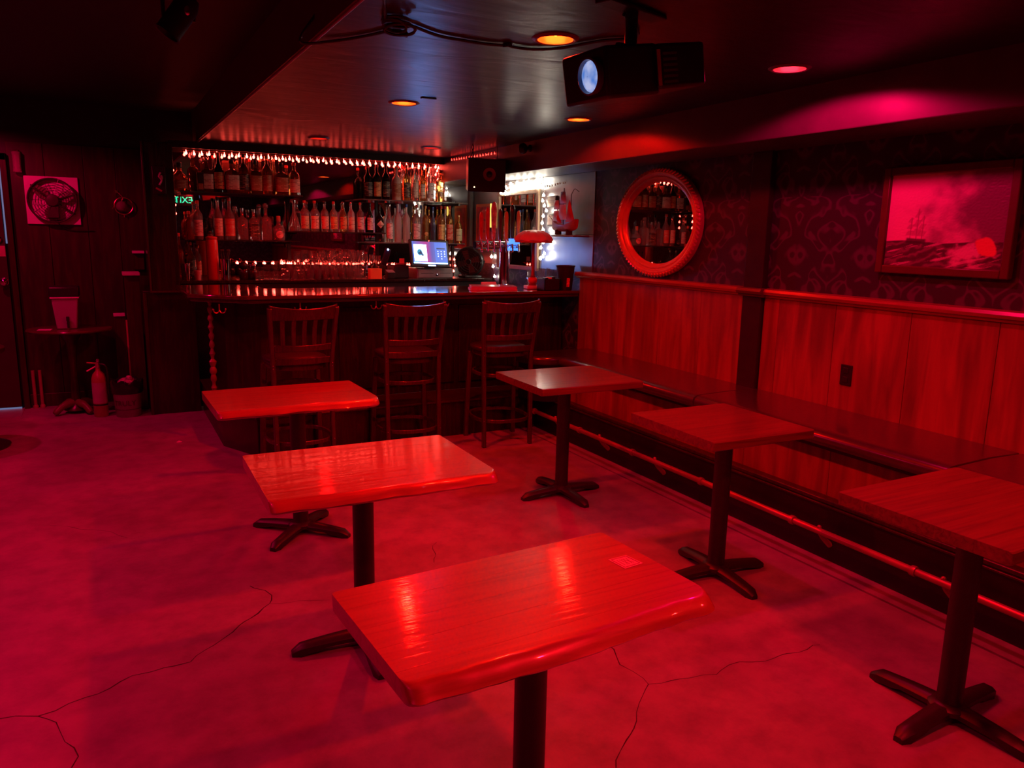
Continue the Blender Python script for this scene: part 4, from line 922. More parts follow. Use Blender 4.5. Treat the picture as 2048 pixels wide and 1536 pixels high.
MB().lathe([(0.035, -0.079), (0.03, -0.086), (0.004, -0.088)], 18, axis='Y').xf(FM).build('hub', blackplastic, fan, True)
MB().box((fc.x-0.10, 7.52, ZB+0.0005), (fc.x+0.10, 7.70, ZB+0.025)).build('foot', blackplastic, fan, True, bevel=0.008)
m = MB()
for s in (-1, 1): m.tube([FM @ Vector((s*0.18, -0.02, 0)), Vector((fc.x+s*0.10, 7.62-s*0.05, 1.22)), Vector((fc.x+s*0.06, 7.62, ZB+0.02))], 0.011, 8)
m.build('bracket_arm', blackplastic, fan, True)

# ================================================================== STRING LIGHTS
def bulbs_string(name, label, pts, n, cordm, bulbm, r=0.008, drop=0.018, teardrop=True, jitter=0.0, group=None, seed=1, merge=False):
    rnd = random.Random(seed); P = [Vector(p) for p in pts]
    t = thing(name, label, 'string lights', P[0], 0, group)
    MB().tube(P, 0.0022, 5).build('cord', cordm, t, True)
    L_ = [0.0]
    for a, b in zip(P[:-1], P[1:]): L_.append(L_[-1]+(b-a).length)
    proto = None
    for k in range(n):
        d = L_[-1]*(k+0.5)/n; i = max(j for j in range(len(L_)-1) if L_[j] <= d); u = (d-L_[i])/(L_[i+1]-L_[i]); q = P[i].lerp(P[i+1], u)
        q += Vector((rnd.uniform(-1, 1), rnd.uniform(-1, 1), rnd.uniform(-1, 1)))*jitter
        if proto is None:
            m = MB(); m.lathe([(r*0.25, 0.004), (r*0.35, -drop*0.3), (r*0.9, -drop*0.75), (r, -drop), (r*0.7, -drop-r*0.8), (r*0.15, -drop-r)], 8); proto = m.build('bulb', bulbm, t, smooth=60)
            proto.location = q-t.location
        else:
            o = proto.copy(); COL.objects.link(o); o.parent = t; o.location = q-t.location
            o.rotation_euler = (rnd.uniform(-.3, .3), rnd.uniform(-.3, .3), 0)
    return t
redcord = plain('red cord', (0.35, 0.03, 0.03), 0.5); wcord = plain('clear cord', (0.55, 0.5, 0.4), 0.4); bcord = plain('dark green cord', (0.03, 0.05, 0.03), 0.5)
A, B = ony(364, 299, 7.90), ony(878, 329, 7.90)
pts = []
for k in range(40):
    u = k/39; q = A.lerp(B, u); q.z -= 0.008*abs(math.sin(u*PI*10)); pts.append(q)
bulbs_string('string_lights', 'long string of red teardrop bulbs along the top of the bar mirror', pts, 38, redcord, fairyred, 0.0115, 0.028, seed=2)
pts = [ony(878, 329, 7.88), ony(874, 350, 7.88), ony(869, 375, 7.86)]
bulbs_string('string_lights', 'short tangle of red bulbs hanging at the right end of the long red string', smoothpath(pts, 4), 8, redcord, fairyred, 0.010, 0.02, jitter=0.02, seed=4)
pts = [onx(901, 318, XS-0.015), onx(930, 314, XS-0.015), onx(960, 309, XS-0.015), onx(992, 304, XS-0.015)]
bulbs_string('string_lights', 'string of small red bulbs on the soffit face above the hanging speaker', pts, 17, redcord, glow('small red fairy bulb', (1.0, 0.03, 0.02), 9.0), 0.006, 0.012, seed=5)
pts = [onx(1367, y_, 2*XW-0.605) for y_ in (388, 410, 432, 460)]
bulbs_string('string_lights', 'vertical string of red bulbs hidden behind the tall cabinet, seen in the oval mirror', [Vector((0.63, 7.86, q_.z)) for q_ in pts], 6, redcord, fairyred, 0.012, 0.014, seed=15)
pts = [ony(px, 523+0.01*(px-470), 7.675 if 575 < px < 715 else 7.955) for px in range(466, 832, 12)]
bulbs_string('string_lights', 'low string of red bulbs behind the glasses on the back counter', pts, 27, redcord, fairyred, 0.0105, 0.014, seed=6)
pts = [ony(908, 510, 7.93), ony(910, 530, 7.93), ony(905, 545, 7.9)]
bulbs_string('string_lights', 'three red bulbs hanging between the till and the fan', pts, 3, redcord, fairyred, 0.012, 0.014, seed=7)
# white fairy lights round the side mirror
XM = XW-0.03
pts = []
for k in range(5):
    for px, py in ((1003, 372), (1020, 365), (1042, 360), (1062, 357), (1083, 352)) if k % 2 == 0 else ((1084, 362), (1060, 368), (1040, 370), (1020, 376), (1004, 384)): pts.append(onx(px, py+k*1.6, XM-0.02))
bulbs_string('string_lights', 'dense bundle of warm white fairy lights across the top of the side mirror', smoothpath(pts, 3), 34, wcord, fairywhite, 0.0125, 0.016, jitter=0.012, seed=8)
pts = [onx(px, py, XM-0.02) for px, py in ((1090, 380), (1083, 398), (1093, 412), (1087, 430), (1083, 447), (1088, 462), (1090, 475), (1083, 490), (1090, 508), (1076, 515))]
bulbs_string('string_lights', 'warm white fairy lights hanging down the right edge of the side mirror', smoothpath(pts, 4), 13, wcord, fairywhite, 0.0135, 0.016, jitter=0.008, seed=9)
pts = [onx(px, py, XM-0.02) for px, py in ((1088, 372), (1110, 368), (1133, 362))]
bulbs_string('string_lights', 'braided unlit end of the white fairy lights stretched along the metal cladding', smoothpath(pts, 4), 9, wcord, plain('unlit bulb', (0.6, 0.5, 0.35), 0.3), 0.007, 0.010, jitter=0.004, seed=10)
pts = [onx(px, py, XM) for px, py in ((984, 500), (983, 512), (985, 522), (990, 560))]
bulbs_string('string_lights', 'pair of warm white bulbs low behind the beer taps', smoothpath(pts, 3), 3, wcord, fairywhite, 0.014, 0.016, seed=11)
pts = [ony(893, 372, 7.9), ony(897, 384, 7.9), ony(899, 392, 7.9)]
bulbs_string('string_lights', 'cluster of warm white bulbs at the right end of the upper glass shelf', pts, 3, wcord, glow('faint white bulb', (1.0, 0.85, 0.65), 6.0), 0.010, 0.014, jitter=0.02, seed=12)

# ================================================================== SIDE MIRROR, POSTER, SHIP ON THE CLADDING
def wallrect(corners, X): return [onx(x, y, X) for x, y in corners]
mt, mb_, my0, my1 = 2.035, 1.27, 6.46, 7.32
sm = thing('side_mirror', 'rectangular wood-framed mirror wrapped in white fairy lights on the metal cladding', 'mirror', (XW-0.007, (my0+my1)/2, mb_))
MB().box((XW-0.018, my0+0.035, mb_+0.035), (XW-0.0075, my1-0.035, mt-0.035)).build('mirror_pane', mirrorm, sm, True, smooth=0)
for a, b in (((XW-0.032, my0, mb_), (XW-0.007, my0+0.04, mt)), ((XW-0.032, my1-0.04, mb_), (XW-0.007, my1, mt)), ((XW-0.032, my0+0.04, mt-0.04), (XW-0.007, my1-0.04, mt)), ((XW-0.032, my0+0.04, mb_), (XW-0.007, my1-0.04, mb_+0.04))):
    MB().box(a, b).build('frame_bar', plain('pale brown frame', (0.34, 0.22, 0.14), 0.4), sm, True, bevel=0.004)
pp = thing('red_poster', 'narrow orange-framed red poster in the corner behind the beer taps', 'poster', (XW-0.05, 7.62, 1.44))
MB().box((XW-0.020, 7.42, 1.44), (XW-0.007, 7.86, 1.93)).build('frame', plain('orange frame', (0.75, 0.25, 0.08), 0.4), pp, True, bevel=0.004)
MB().box((XW-0.024, 7.45, 1.47), (XW-0.0205, 7.83, 1.90)).build('print', plain('red poster print', (0.55, 0.03, 0.05), 0.5, 0.5, 14), pp, True, smooth=0)
m = MB()
for k in range(3): m.ball((XW-0.025, 7.64, 1.82-k*0.12), (0.002, 0.10, 0.05), 14, 6)
m.build('printed_motif', plain('bright red motif', (0.8, 0.05, 0.05), 0.5), pp, True)
a = onx(982, 407, XW-0.06); b = onx(982, 455, XW-0.06)
yl = thing('tube_lamp', 'short glowing yellow tube lamp standing upright left of the side mirror', 'lamp', (XW-0.045, a.y, b.z-0.03))
MB().tube([(XW-0.045, a.y, b.z), (XW-0.045, a.y, a.z)], 0.022, 12).build('tube', glow('yellow tube', (1.0, 0.72, 0.12), 1.5), yl, True)
MB().tube([(XW-0.045, a.y, b.z-0.03), (XW-0.045, a.y, b.z)], 0.024, 12).build('socket', blackplastic, yl, True)
MB().box((XW-0.05, a.y-0.02, b.z-0.045), (XW-0.0065, a.y+0.02, b.z-0.03)).build('wall_bracket', blackplastic, yl, True)
for i, (px0, px1, py0, py1, lab) in enumerate(((1096, 1114, 391, 415, 'upper of two small framed cards on the metal cladding beside the ship'), (1096, 1110, 428, 452, 'lower of two small framed cards on the metal cladding beside the ship'))):
    p0 = onx(px0, py1, XW-0.02); p1 = onx(px1, py0, XW-0.02)
    t = thing('framed_card', lab, 'picture', (XW-0.007, (p0.y+p1.y)/2, p0.z)); MB().box((XW-0.03, p1.y, p0.z), (XW-0.007, p0.y, p1.z)).build('block', plain('dark card frame', (0.12, 0.08, 0.06), 0.5), t, True, bevel=0.002)
    MB().box((XW-0.032, p1.y+0.012, p0.z+0.012), (XW-0.0302, p0.y-0.012, p1.z-0.012)).build('card', LB['cream'], t, True, smooth=0)
# model ship
sp0 = onx(1128, 470, XW-0.10)
ship = thing('model_ship', 'model sailing ship with white and red sails on a small wall ledge', 'model ship', (XW-0.10, sp0.y, sp0.z))
L_ = 0.40
m = MB(); vs = []; ns = 13
for i in range(ns):
    u = i/(ns-1); y = (u-0.5)*L_; wd = 0.038*math.sin(PI*min(1, u*0.85+0.12))**0.7; zt = 0.085+0.05*(2*u-1)**2; zb = 0.03+0.02*(2*u-1)**4
    vs += [(0, y, zb), (-wd*0.75, y, zb+0.02), (-wd, y, zt), (wd, y, zt), (wd*0.75, y, zb+0.02)]
fs = [list(range(5)), list(range((ns-1)*5, ns*5))[::-1]]
for i in range(ns-1):
    for k in range(5): fs.append((i*5+k, (i+1)*5+k, (i+1)*5+(k+1) % 5, i*5+(k+1) % 5))
m.add(vs, fs); m.build('hull', plain('red brown hull', (0.40, 0.07, 0.05), 0.35), ship, smooth=40)
m = MB()
for y, h in ((-0.10, 0.34), (0.02, 0.40), (0.12, 0.32)): m.tube([(0, y, 0.08), (0, y, h)], 0.004, 6)
m.tube([(0, 0.17, 0.11), (0, 0.27, 0.17)], 0.003, 6); m.tube(smoothpath([(0, -0.10, 0.34), (0, -0.15, 0.385), (0, -0.22, 0.36)], 4), 0.003, 5)
m.build('masts', plain('dark spars', (0.06, 0.03, 0.02), 0.5), ship)
def sail(y, z0, z1, wd, mat, tri=False):
    m = MB(); vs = []; n = 6
    for j in range(2):
        for i in range(n+1):
            for k in range(n+1):
                u, v = i/n, k/n; sq = (1-v) if tri else 1-0.25*v
                vs.append((-0.012-0.02*math.sin(PI*u)*math.sin(PI*v)+j*0.002, y+(u-0.5)*wd*sq+(0.02*v if tri else 0), z0+(z1-z0)*v))
    fs = []; N_ = (n+1)**2
    for i in range(n):
        for k in range(n):
            a_ = i*(n+1)+k; fs += [(a_, a_+1, a_+n+2, a_+n+1), (N_+a_+n+1, N_+a_+n+2, N_+a_+1, N_+a_)]
    m.add(vs, fs); m.build('sail', mat, ship, smooth=60)
ws = plain('white sailcloth', (0.75, 0.72, 0.66), 0.6); rs = plain('red sailcloth', (0.62, 0.05, 0.05), 0.5)
sail(0.02, 0.27, 0.37, 0.11, ws); sail(0.02, 0.13, 0.26, 0.14, ws); sail(0.125, 0.22, 0.30, 0.09, ws); sail(0.125, 0.12, 0.21, 0.11, ws); sail(-0.11, 0.11, 0.30, 0.15, rs, True); sail(0.07, 0.10, 0.18, 0.09, rs, True)
for y in (-0.08, 0.10): MB().box((-0.03, y-0.008, 0.0), (0.03, y+0.008, 0.045)).build('stand_block', plain('dark stand', (0.05, 0.03, 0.02), 0.5), ship, bevel=0.002)
tag(MB().box((XW-0.17, sp0.y-0.26, sp0.z-0.016), (XW-0.0065, sp0.y+0.26, sp0.z-0.001)).build('wall_ledge', plain('grey metal ledge', (0.3, 0.3, 0.31), 0.35, metal=0.8), bevel=0.002), 'narrow grey metal ledge under the model ship', 'shelf')

# ================================================================== BEER TAPS, STAND, THINGS ON THE BAR TOP
ZT = 1.1425
tw = ony(1014, 560, 6.34)
tap = thing('beer_tap_tower', 'chrome beer tap tower with a row of assorted tap handles', 'beer taps', (tw.x-0.03, 6.34, ZT))
tx = tw.x-0.03
MB().lathe([(0.06, 0), (0.06, 0.008), (0.046, 0.02), (0.045, 0.30), (0.048, 0.36)], 22, (tx, 6.34, ZT)).build('column', chrome, tap, True)
MB().tube([(tx-0.30, 6.34, ZT+0.37), (tx+0.14, 6.34, ZT+0.37)], 0.036, 18).build('crossbar', chrome, tap, True)
hs = [('red', 0.24, 0.016), ('red', 0.28, 0.017), ('rosewhite', 0.33, 0.022), ('dark', 0.27, 0.018), ('amber', 0.25, 0.016), ('black', 0.31, 0.020), ('amber', 0.26, 0.015)]
HM = {'red': plain('red tap handle', (0.6, 0.05, 0.06), 0.25), 'rosewhite': plain('marbled white handle', (0.7, 0.6, 0.58), 0.3, 0.4, 30), 'dark': plain('dark wood handle', (0.10, 0.04, 0.03), 0.3), 'amber': plain('amber tap handle', (0.7, 0.34, 0.10), 0.3), 'black': plain('black tap handle', (0.03, 0.03, 0.035), 0.25)}
bluelamp = glow('blue tap light', (0.05, 0.20, 1.0), 2.2)
for k, (cm, hh, rr) in enumerate(hs):
    x = tx-0.27+k*0.062; z = ZT+0.37; Y = 6.34
    m = MB(); m.tube([(x, Y, z), (x, Y-0.07, z+0.004)], 0.013, 10); m.tube([(x, Y-0.07, z+0.01), (x, Y-0.085, z-0.06)], [0.012, 0.008], 10); m.tube([(x, Y-0.07, z), (x, Y-0.068, z+0.05)], [0.012, 0.008], 10)
    f = m.build('faucet', chrome, tap, True)
    MB().lathe([(rr*0.5, 0.0), (rr*0.75, 0.03), (rr, hh*0.45), (rr*1.15, hh*0.8), (rr*0.9, hh*0.95), (rr*0.3, hh)], 12, (x, Y-0.067, z+0.05), p=3).build('tap_handle', HM[cm], f, True)
MB().box((tx+0.005, 6.26, ZT+0.325), (tx+0.11, 6.302, ZT+0.345)).build('blue_light', bluelamp, tap, True, smooth=0)
MB().box((tx+0.02, 6.258, ZT+0.385), (tx+0.11, 6.302, ZT+0.43)).build('blue_light', bluelamp, tap, True, smooth=0)
# pedestal stand with shell-like dome
pd = ony(1065, 574, 5.97)
ped = thing('pedestal_lamp', 'slim pedestal lamp with a white shell-like shade on the bar', 'lamp', (pd.x, 5.97, ZT))
MB().prism([(-0.085, -0.06), (0.075, -0.06), (0.085, 0.06), (-0.06, 0.06)], 0, 0.03).build('base', plain('aged white base', (0.62, 0.45, 0.40), 0.4), ped, bevel=0.008)
MB().lathe([(0.045, 0.03), (0.03, 0.05), (0.022, 0.075), (0.03, 0.10), (0.016, 0.12), (0.013, 0.40)], 16).build('pole', plain('dark red pole', (0.16, 0.03, 0.03), 0.3), ped)
m = MB(); m.ball((0, 0, 0.075), (0.045, 0.045, 0.035), 12, 8); m.build('collar', redpaint, ped)
vs = []; fs = []; m = MB(); n = 36; pr = [(0.012, 0.40), (0.15, 0.405), (0.165, 0.42), (0.155, 0.445), (0.125, 0.475), (0.08, 0.50), (0.03, 0.51), (0.001, 0.512)]
for j, (r, z) in enumerate(pr):
    for k in range(n):
        a = 2*PI*k/n; rr = r*(1+0.05*math.cos(9*a)*(1 if 0 < j < 6 else 0)); vs.append((rr*math.cos(a), rr*math.sin(a), z+0.006*math.cos(9*a)*(1 if 1 < j < 6 else 0)))
for j in range(len(pr)-1):
    for k in range(n): fs.append((j*n+k, j*n+(k+1) % n, (j+1)*n+(k+1) % n, (j+1)*n+k))
m.add(vs, fs); m.build('shell_shade', plain('white shell', (0.78, 0.72, 0.66), 0.35, 0.06, 20), ped, smooth=60)
m = MB(); m.tube([(0.158*math.cos(2*PI*k/30), 0.158*math.sin(2*PI*k/30), 0.408) for k in range(30)], 0.008, 6, closed=True); m.build('shade_rim', plain('red brown rim', (0.45, 0.08, 0.06), 0.35), ped)
# menus, caddies, cups, pint glasses
def flatstack(px, py, Y, lab, n, w_, d_, rz):
    p_ = ony(px, py, Y); t = thing('menu_stack', lab, 'menus', (p_.x, Y, ZT), rz)
    for k in range(n): MB().box((-w_/2+0.004*((k*3) % 4), -d_/2, k*0.011), (w_/2-0.003*((k*5) % 3), d_/2, k*0.011+0.0105)).build('menu', plain('pale menu cover', (0.45, 0.42, 0.46), 0.18, 0.05, 6) if k == n-1 else plain('menu pages', (0.5, 0.42, 0.38), 0.5), t, bevel=0.001)
flatstack(985, 567, 5.98, 'stack of glossy menus lying on the bar before the beer taps', 3, 0.40, 0.26, -0.35)
t = thing('bar_towel', 'folded pale towel on the bar left of the tap column', 'towel', (ony(978, 560, 6.22).x, 6.22, ZT))
m = MB()
for k in range(3): m.tube([(-0.07, -0.02+0.015*k, 0.012+0.012*k), (0.07, -0.015+0.012*k, 0.012+0.012*k)], 0.012, 8)
m.build('towel_folds', plain('pale towel', (0.62, 0.45, 0.42), 0.8), t); MB().box((-0.068, -0.02, 0.0), (0.068, 0.02, 0.01)).build('towel_base', plain('pale towel under', (0.5, 0.36, 0.34), 0.8), t)
def bx_(px, Y, lab, name, cat, w_, d_, h_, mat):
    t = thing(name, lab, cat, (ony(px, 575, Y).x, Y, ZT)); m = MB()
    pr = [(-w_/2, -d_/2), (w_/2, -d_/2), (w_/2, d_/2), (-w_/2, d_/2)]
    m.box((-w_/2, -d_/2, 0), (w_/2, d_/2, 0.006)); m.box((-w_/2, -d_/2, 0), (-w_/2+0.006, d_/2, h_)); m.box((w_/2-0.006, -d_/2, 0), (w_/2, d_/2, h_)); m.box((-w_/2, -d_/2, 0), (w_/2, -d_/2+0.006, h_)); m.box((-w_/2, d_/2-0.006, 0), (w_/2, d_/2, h_))
    m.build('tray', mat, t, smooth=0); return t
cd = bx_(1097, 5.79, 'low black bar caddy at the right end of the bar', 'bar_caddy', 'caddy', 0.155, 0.13, 0.10, blackplastic)
for k in range(3): MB().box((-0.05+k*0.035, -0.03, 0.007), (-0.022+k*0.035, 0.03, 0.108+0.004*k)).build('napkins', paper if k == 1 else blackplastic, cd, bevel=0.001)
cu = thing('cup_stack', 'tall black cup with a red label at the end of the bar', 'cup', (3.578, 5.79, ZT))
MB().lathe([(0.058, 0), (0.06, 0.004), (0.080, 0.20), (0.086, 0.203), (0.086, 0.212), (0.078, 0.212), (0.056, 0.01), (0.001, 0.008)], 24, close=False).build('cup', blackplastic, cu, smooth=50)
m = MB(); n = 6; vs = []
for k in range(n+1):
    a = -PI/2-0.35+0.42*k/n
    for z, r in ((0.03, 0.0645), (0.105, 0.072)): vs.append((r*math.cos(a), r*math.sin(a), z))
m.add(vs, [(2*k, 2*k+2, 2*k+3, 2*k+1) for k in range(n)]); m.build('red_label', plain('red print strip', (0.85, 0.10, 0.10), 0.4, 0.5, 60), cu)
for k, (px, Y) in enumerate(((1061, 6.30), (1081, 6.32), (1101, 6.28))):
    t = glass_thing(ony(px, 560, Y).x, Y, ZT+0.0005, 0.042, 0.15+0.01*k, f'pint glass upright on the bar beside the side mirror, {ORD[k]} from left')
    t['group'] = 'pint glasses at the right end of the bar'

# ================================================================== HANGING SPEAKER, SECURITY CAMERA
sx, sy, sz = 3.07, 6.36, 2.125
spk = thing('hanging_speaker', 'black box speaker hanging on a chain from the ceiling over the bar', 'speaker', (sx, sy, sz))
SM = Matrix.Rotation(-0.34, 4, 'Z') @ Matrix.Rotation(0.14, 4, 'X')
MB().box((-0.165, -0.10, -0.14), (0.165, 0.12, 0.14)).xf(SM).build('cabinet', blackplastic, spk, bevel=0.006)
MB().lathe([(0.052, 0), (0.056, -0.006), (0.036, -0.005), (0.022, 0.004), (0.001, 0.006)], 26, (0.02, -0.1005, 0.012), axis='Y', close=False).xf(SM).build('woofer_ring', plain('red brown cone', (0.36, 0.12, 0.11), 0.5), spk)
MB().lathe([(0.021, -0.002), (0.012, -0.009), (0.001, -0.010)], 18, (0.02, -0.1005, 0.012), axis='Y').xf(SM).build('dust_cap', blackplastic, spk)
m = MB(); m.ball((-0.11, -0.102, -0.10), (0.006, 0.004, 0.006), 8, 5); m.xf(SM).build('power_light', glow('amber led', (1.0, 0.6, 0.25), 8), spk)
m = MB()
for k in range(4):
    z = 0.13+k*0.032; m.tube([(-0.13+0.010*math.cos(a_)*(k % 2), 0.010*math.cos(a_)*((k+1) % 2), z+0.02*math.sin(a_)) for a_ in [2*PI*i/12 for i in range(12)]], 0.003, 5, closed=True)
m.tube(smoothpath([(-0.13, 0, 0.24), (-0.13, 0, ZC-sz)], 3), 0.004, 6); m.build('chain', blackmetal, spk)
m = MB(); m.tube([(0.12, 0.02, 0.13), (0.12, 0.02, ZC-sz)], 0.003, 6); m.build('rear_wire', blackmetal, spk)
q = onx(1050, 296, XS-0.05)
cctv = thing('security_camera', 'small black security camera high on the soffit face right of the speaker', 'camera', (XS, q.y, q.z))
MB().lathe([(0.03, 0), (0.03, -0.01), (0.012, -0.02), (0.012, -0.05)], 14, axis='X').build('mount', blackplastic, cctv)
m = MB(); m.ball((-0.07, 0, -0.005), (0.04, 0.04, 0.045), 14, 9); m.build('camera_head', blackplastic, cctv, smooth=60)
MB().lathe([(0.014, 0), (0.014, -0.006)], 12, (-0.07, -0.038, -0.015), axis='Y').build('lens', plain('lens glass', (0.02, 0.02, 0.04), 0.05), cctv)

# ================================================================== OVAL MIRROR, PAINTING
oy, oz, ra, rb = 4.675, 1.712, 0.487, 0.392
ov = thing('oval_mirror', 'oval mirror in a wide red rope-carved frame on the damask wall', 'mirror', (XW, oy, oz))
def ell(a, b, k, n): t_ = 2*PI*k/n; return a*math.cos(t_), b*math.sin(t_)
n = 72; pr = [(0.0, 0.002), (0.0, 0.030), (-0.012, 0.046), (-0.030, 0.052), (-0.046, 0.044), (-0.054, 0.036), (-0.066, 0.040), (-0.078, 0.034), (-0.084, 0.026), (-0.093, 0.022), (-0.096, 0.006)]
m = MB(); vs = []; fs = []
for k in range(n):
    for d, x in pr: y, z = ell(ra+d, rb+d, k, n); vs.append((-x, y, z))
P_ = len(pr)
for k in range(n):
    for j in range(P_-1): fs.append((k*P_+j, k*P_+j+1, ((k+1) % n)*P_+j+1, ((k+1) % n)*P_+j))
m.add(vs, fs); m.build('frame', plain('red gilt frame', (0.62, 0.30, 0.14), 0.3, 0.08, 20, metal=0.25), ov, smooth=60)
m = MB(); nb = 84
for k in range(nb):
    y, z = ell(ra-0.018, rb-0.018, k, nb); y2, z2 = ell(ra+0.002, rb+0.002, k+0.55, nb); m.tube([(-0.05, y, z), (-0.036, y2, z2)], [0.010, 0.008], 6)
m.build('rope_carving', MAT['red gilt frame'], ov)
m = MB(); m.add([(-0.012, 0, 0)]+[(-0.012, *ell(ra-0.094, rb-0.094, k, n)) for k in range(n)], [(0, 1+(k+1) % n, 1+k) for k in range(n)]); m.build('mirror_pane', mirrorm, ov, smooth=0)
py0, py1, pz0, pz1 = 2.085, 2.785, 1.445, 1.985
pic = thing('sea_painting', 'framed seascape painting of a ship on dark waves on the right wall', 'painting', (XW, (py0+py1)/2, pz0))
fw = 0.042; frm = plain('dark mahogany frame', (0.10, 0.03, 0.022), 0.35)
for a, b in (((XW-0.040, py0, pz0), (XW-0.001, py0+fw, pz1)), ((XW-0.040, py1-fw, pz0), (XW-0.001, py1, pz1)), ((XW-0.040, py0+fw, pz0), (XW-0.001, py1-fw, pz0+fw)), ((XW-0.040, py0+fw, pz1-fw), (XW-0.001, py1-fw, pz1))):
    MB().box(a, b).build('frame_bar', frm, pic, True, bevel=0.006)
# the canvas: a painted grid (colour per vertex is the print itself)
NY, NZ = 220, 165; vs = []; cols = []; fs = []
def sstep(a, b, x): t_ = max(0.0, min(1.0, (x-a)/(b-a))); return t_*t_*(3-2*t_)
def mixc(a, b, t_): return [p+(q_-p)*t_ for p, q_ in zip(a, b)]
def paint(u, v):     # u from left (far) to right (near), v up
    n1 = noise.fractal(Vector((u*3.2, v*3.2, 0.3)), 1.0, 2.0, 4); n2 = noise.fractal(Vector((u*11-v*6, v*11+u*4, 2.0)), 1.0, 2.0, 4)
    hz = 0.27+0.012*math.sin(u*9)
    cloud = sstep(0.1, 1.0, 1.2-1.4*u+0.55*n1+0.12*n2+0.2*(v-0.5))
    sky = [0.20+0.60*cloud, 0.12+0.42*cloud, 0.17+0.40*cloud]
    st_ = 0.5+0.5*math.sin(v*60-u*22+n1*5+n2*2); sea = [0.07+0.14*st_*st_, 0.03+0.08*st_*st_, 0.05+0.09*st_*st_]
    foam = noise.fractal(Vector((u*6-v*9, v*24-u*7, 5.0)), 1.0, 2.0, 5)
    sea = mixc(sea, [0.62, 0.48, 0.47], sstep(0.30, 0.55, foam)*0.8)
    c_ = mixc(sea, sky, sstep(hz-0.006, hz+0.006, v))
    # the ship: soft hull, masts and sails
    du, dv = u-0.27, v-hz
    hull = (1-sstep(0.075, 0.10, abs(du-0.15*dv)))*sstep(-0.035, -0.02, dv)*(1-sstep(0.015+0.6*du*du, 0.035+0.8*du*du, dv)); c_ = mixc(c_, [0.05, 0.03, 0.04], 0.9*hull)
    for mx_, mh in ((-0.055, 0.24), (0.0, 0.34), (0.05, 0.27)):
        ms = (1-sstep(0.003, 0.007, abs(du-mx_-0.02*dv)))*sstep(0.0, 0.02, dv)*(1-sstep(mh, mh+0.02, dv)); c_ = mixc(c_, [0.10, 0.05, 0.06], 0.55*ms)
        for k_ in range(3):
            sz_ = 0.05+k_*mh*0.29; wsl = 0.036*(1-0.25*k_)
            sl_ = (1-sstep(wsl*0.7, wsl, abs(du-mx_+0.012*math.cos((dv-sz_)*40))))*sstep(sz_, sz_+0.012, dv)*(1-sstep(sz_+mh*0.22, sz_+mh*0.26, dv)); c_ = mixc(c_, [0.36, 0.20, 0.22], 0.6*sl_)
    # breaking wave at the lower right, small boat with a red sail
    d = math.hypot((u-0.70-0.6*(v-0.12))*0.7, v-0.15); c_ = mixc(c_, [0.80, 0.62, 0.60], 0.85*(1-sstep(0.04, 0.15, d+0.09*n2)))
    rr = max(abs(u-0.86+0.35*(v-0.22))/0.075, abs(v-0.225+0.25*(u-0.86))/0.095); rr = (abs(u-0.86+0.35*(v-0.22))/0.075)**3+(abs(v-0.225-0.2*(u-0.86))/0.10)**3
    c_ = mixc(c_, [0.78, 0.16, 0.11], 1-sstep(0.7, 1.3, rr+0.35*n2))
    return c_
for j in range(NZ+1):
    for i in range(NY+1):
        u, v = i/NY, j/NZ; vs.append((XW-0.022-0.0008*noise.noise(Vector((u*60, v*60, 0))), py1-fw-(py1-py0-2*fw)*u, pz0+fw+(pz1-pz0-2*fw)*v)); cols.append(paint(u, v))
for j in range(NZ):
    for i in range(NY): a = j*(NY+1)+i; fs.append((a, a+1, a+NY+2, a+NY+1))
def vmat():
    m, N, L, b = nt('oil paint on canvas'); at = N.new('ShaderNodeVertexColor'); at.layer_name = 'paint'; L.new(at.outputs['Color'], b.inputs['Base Color']); b.inputs['Roughness'].default_value = 0.38; return m
cv = MB().add(vs, fs).build('canvas', vmat(), pic, True, smooth=60)
ca = cv.data.color_attributes.new('paint', 'FLOAT_COLOR', 'POINT')
ca.data.foreach_set('color', [x for c_ in cols for x in (*c_, 1.0)])
MB().box((XW-0.020, py0+0.01, pz0+0.01), (XW-0.001, py1-0.01, pz1-0.01)).build('backing', frm, pic, True, smooth=0)

# ================================================================== PROJECTOR, CABLES ON THE CEILING
PYc = 2.36
pj = thing('ceiling_projector', 'black projector with a glowing blue-white lens hung from the ceiling', 'projector', (1.80, PYc, ZC))
lens = ony(1184, 154, 2.30)
PM = Matrix.Translation((lens.x, 2.30, lens.z)) @ Matrix.Rotation(0.06, 4, 'Z') @ Matrix.Rotation(-0.17, 4, 'Y')
# local: -X is the lens axis, +Y away from the camera
MB().box((-0.006, -0.088, -0.080), (0.22, 0.16, 0.085)).xf(PM).build('front_housing', blackplastic, pj, True, bevel=0.012)
MB().box((0.205, -0.105, -0.065), (0.42, 0.20, 0.080)).xf(PM).build('rear_housing', blackplastic, pj, True, bevel=0.012)
MB().box((0.198, -0.1075, -0.055), (0.212, -0.1045, 0.060)).xf(PM).build('red_stripe', plain('maroon trim', (0.42, 0.06, 0.10), 0.4), pj, True, smooth=0)
m = MB()
for k in range(6): m.box((0.222, -0.1085, -0.048+k*0.018), (0.285, -0.105, -0.040+k*0.018))
m.xf(PM).build('vent_slats', plain('vent grey', (0.09, 0.07, 0.10), 0.35), pj, True, smooth=0)
MB().lathe([(0.046, 0.02), (0.058, 0.0), (0.060, -0.022), (0.054, -0.024), (0.050, -0.008), (0.046, -0.006)], 32, (-0.006, -0.015, 0.0), axis='X', close=False).xf(PM).build('lens_barrel', plain('lens barrel', (0.10, 0.13, 0.22), 0.2), pj, True)
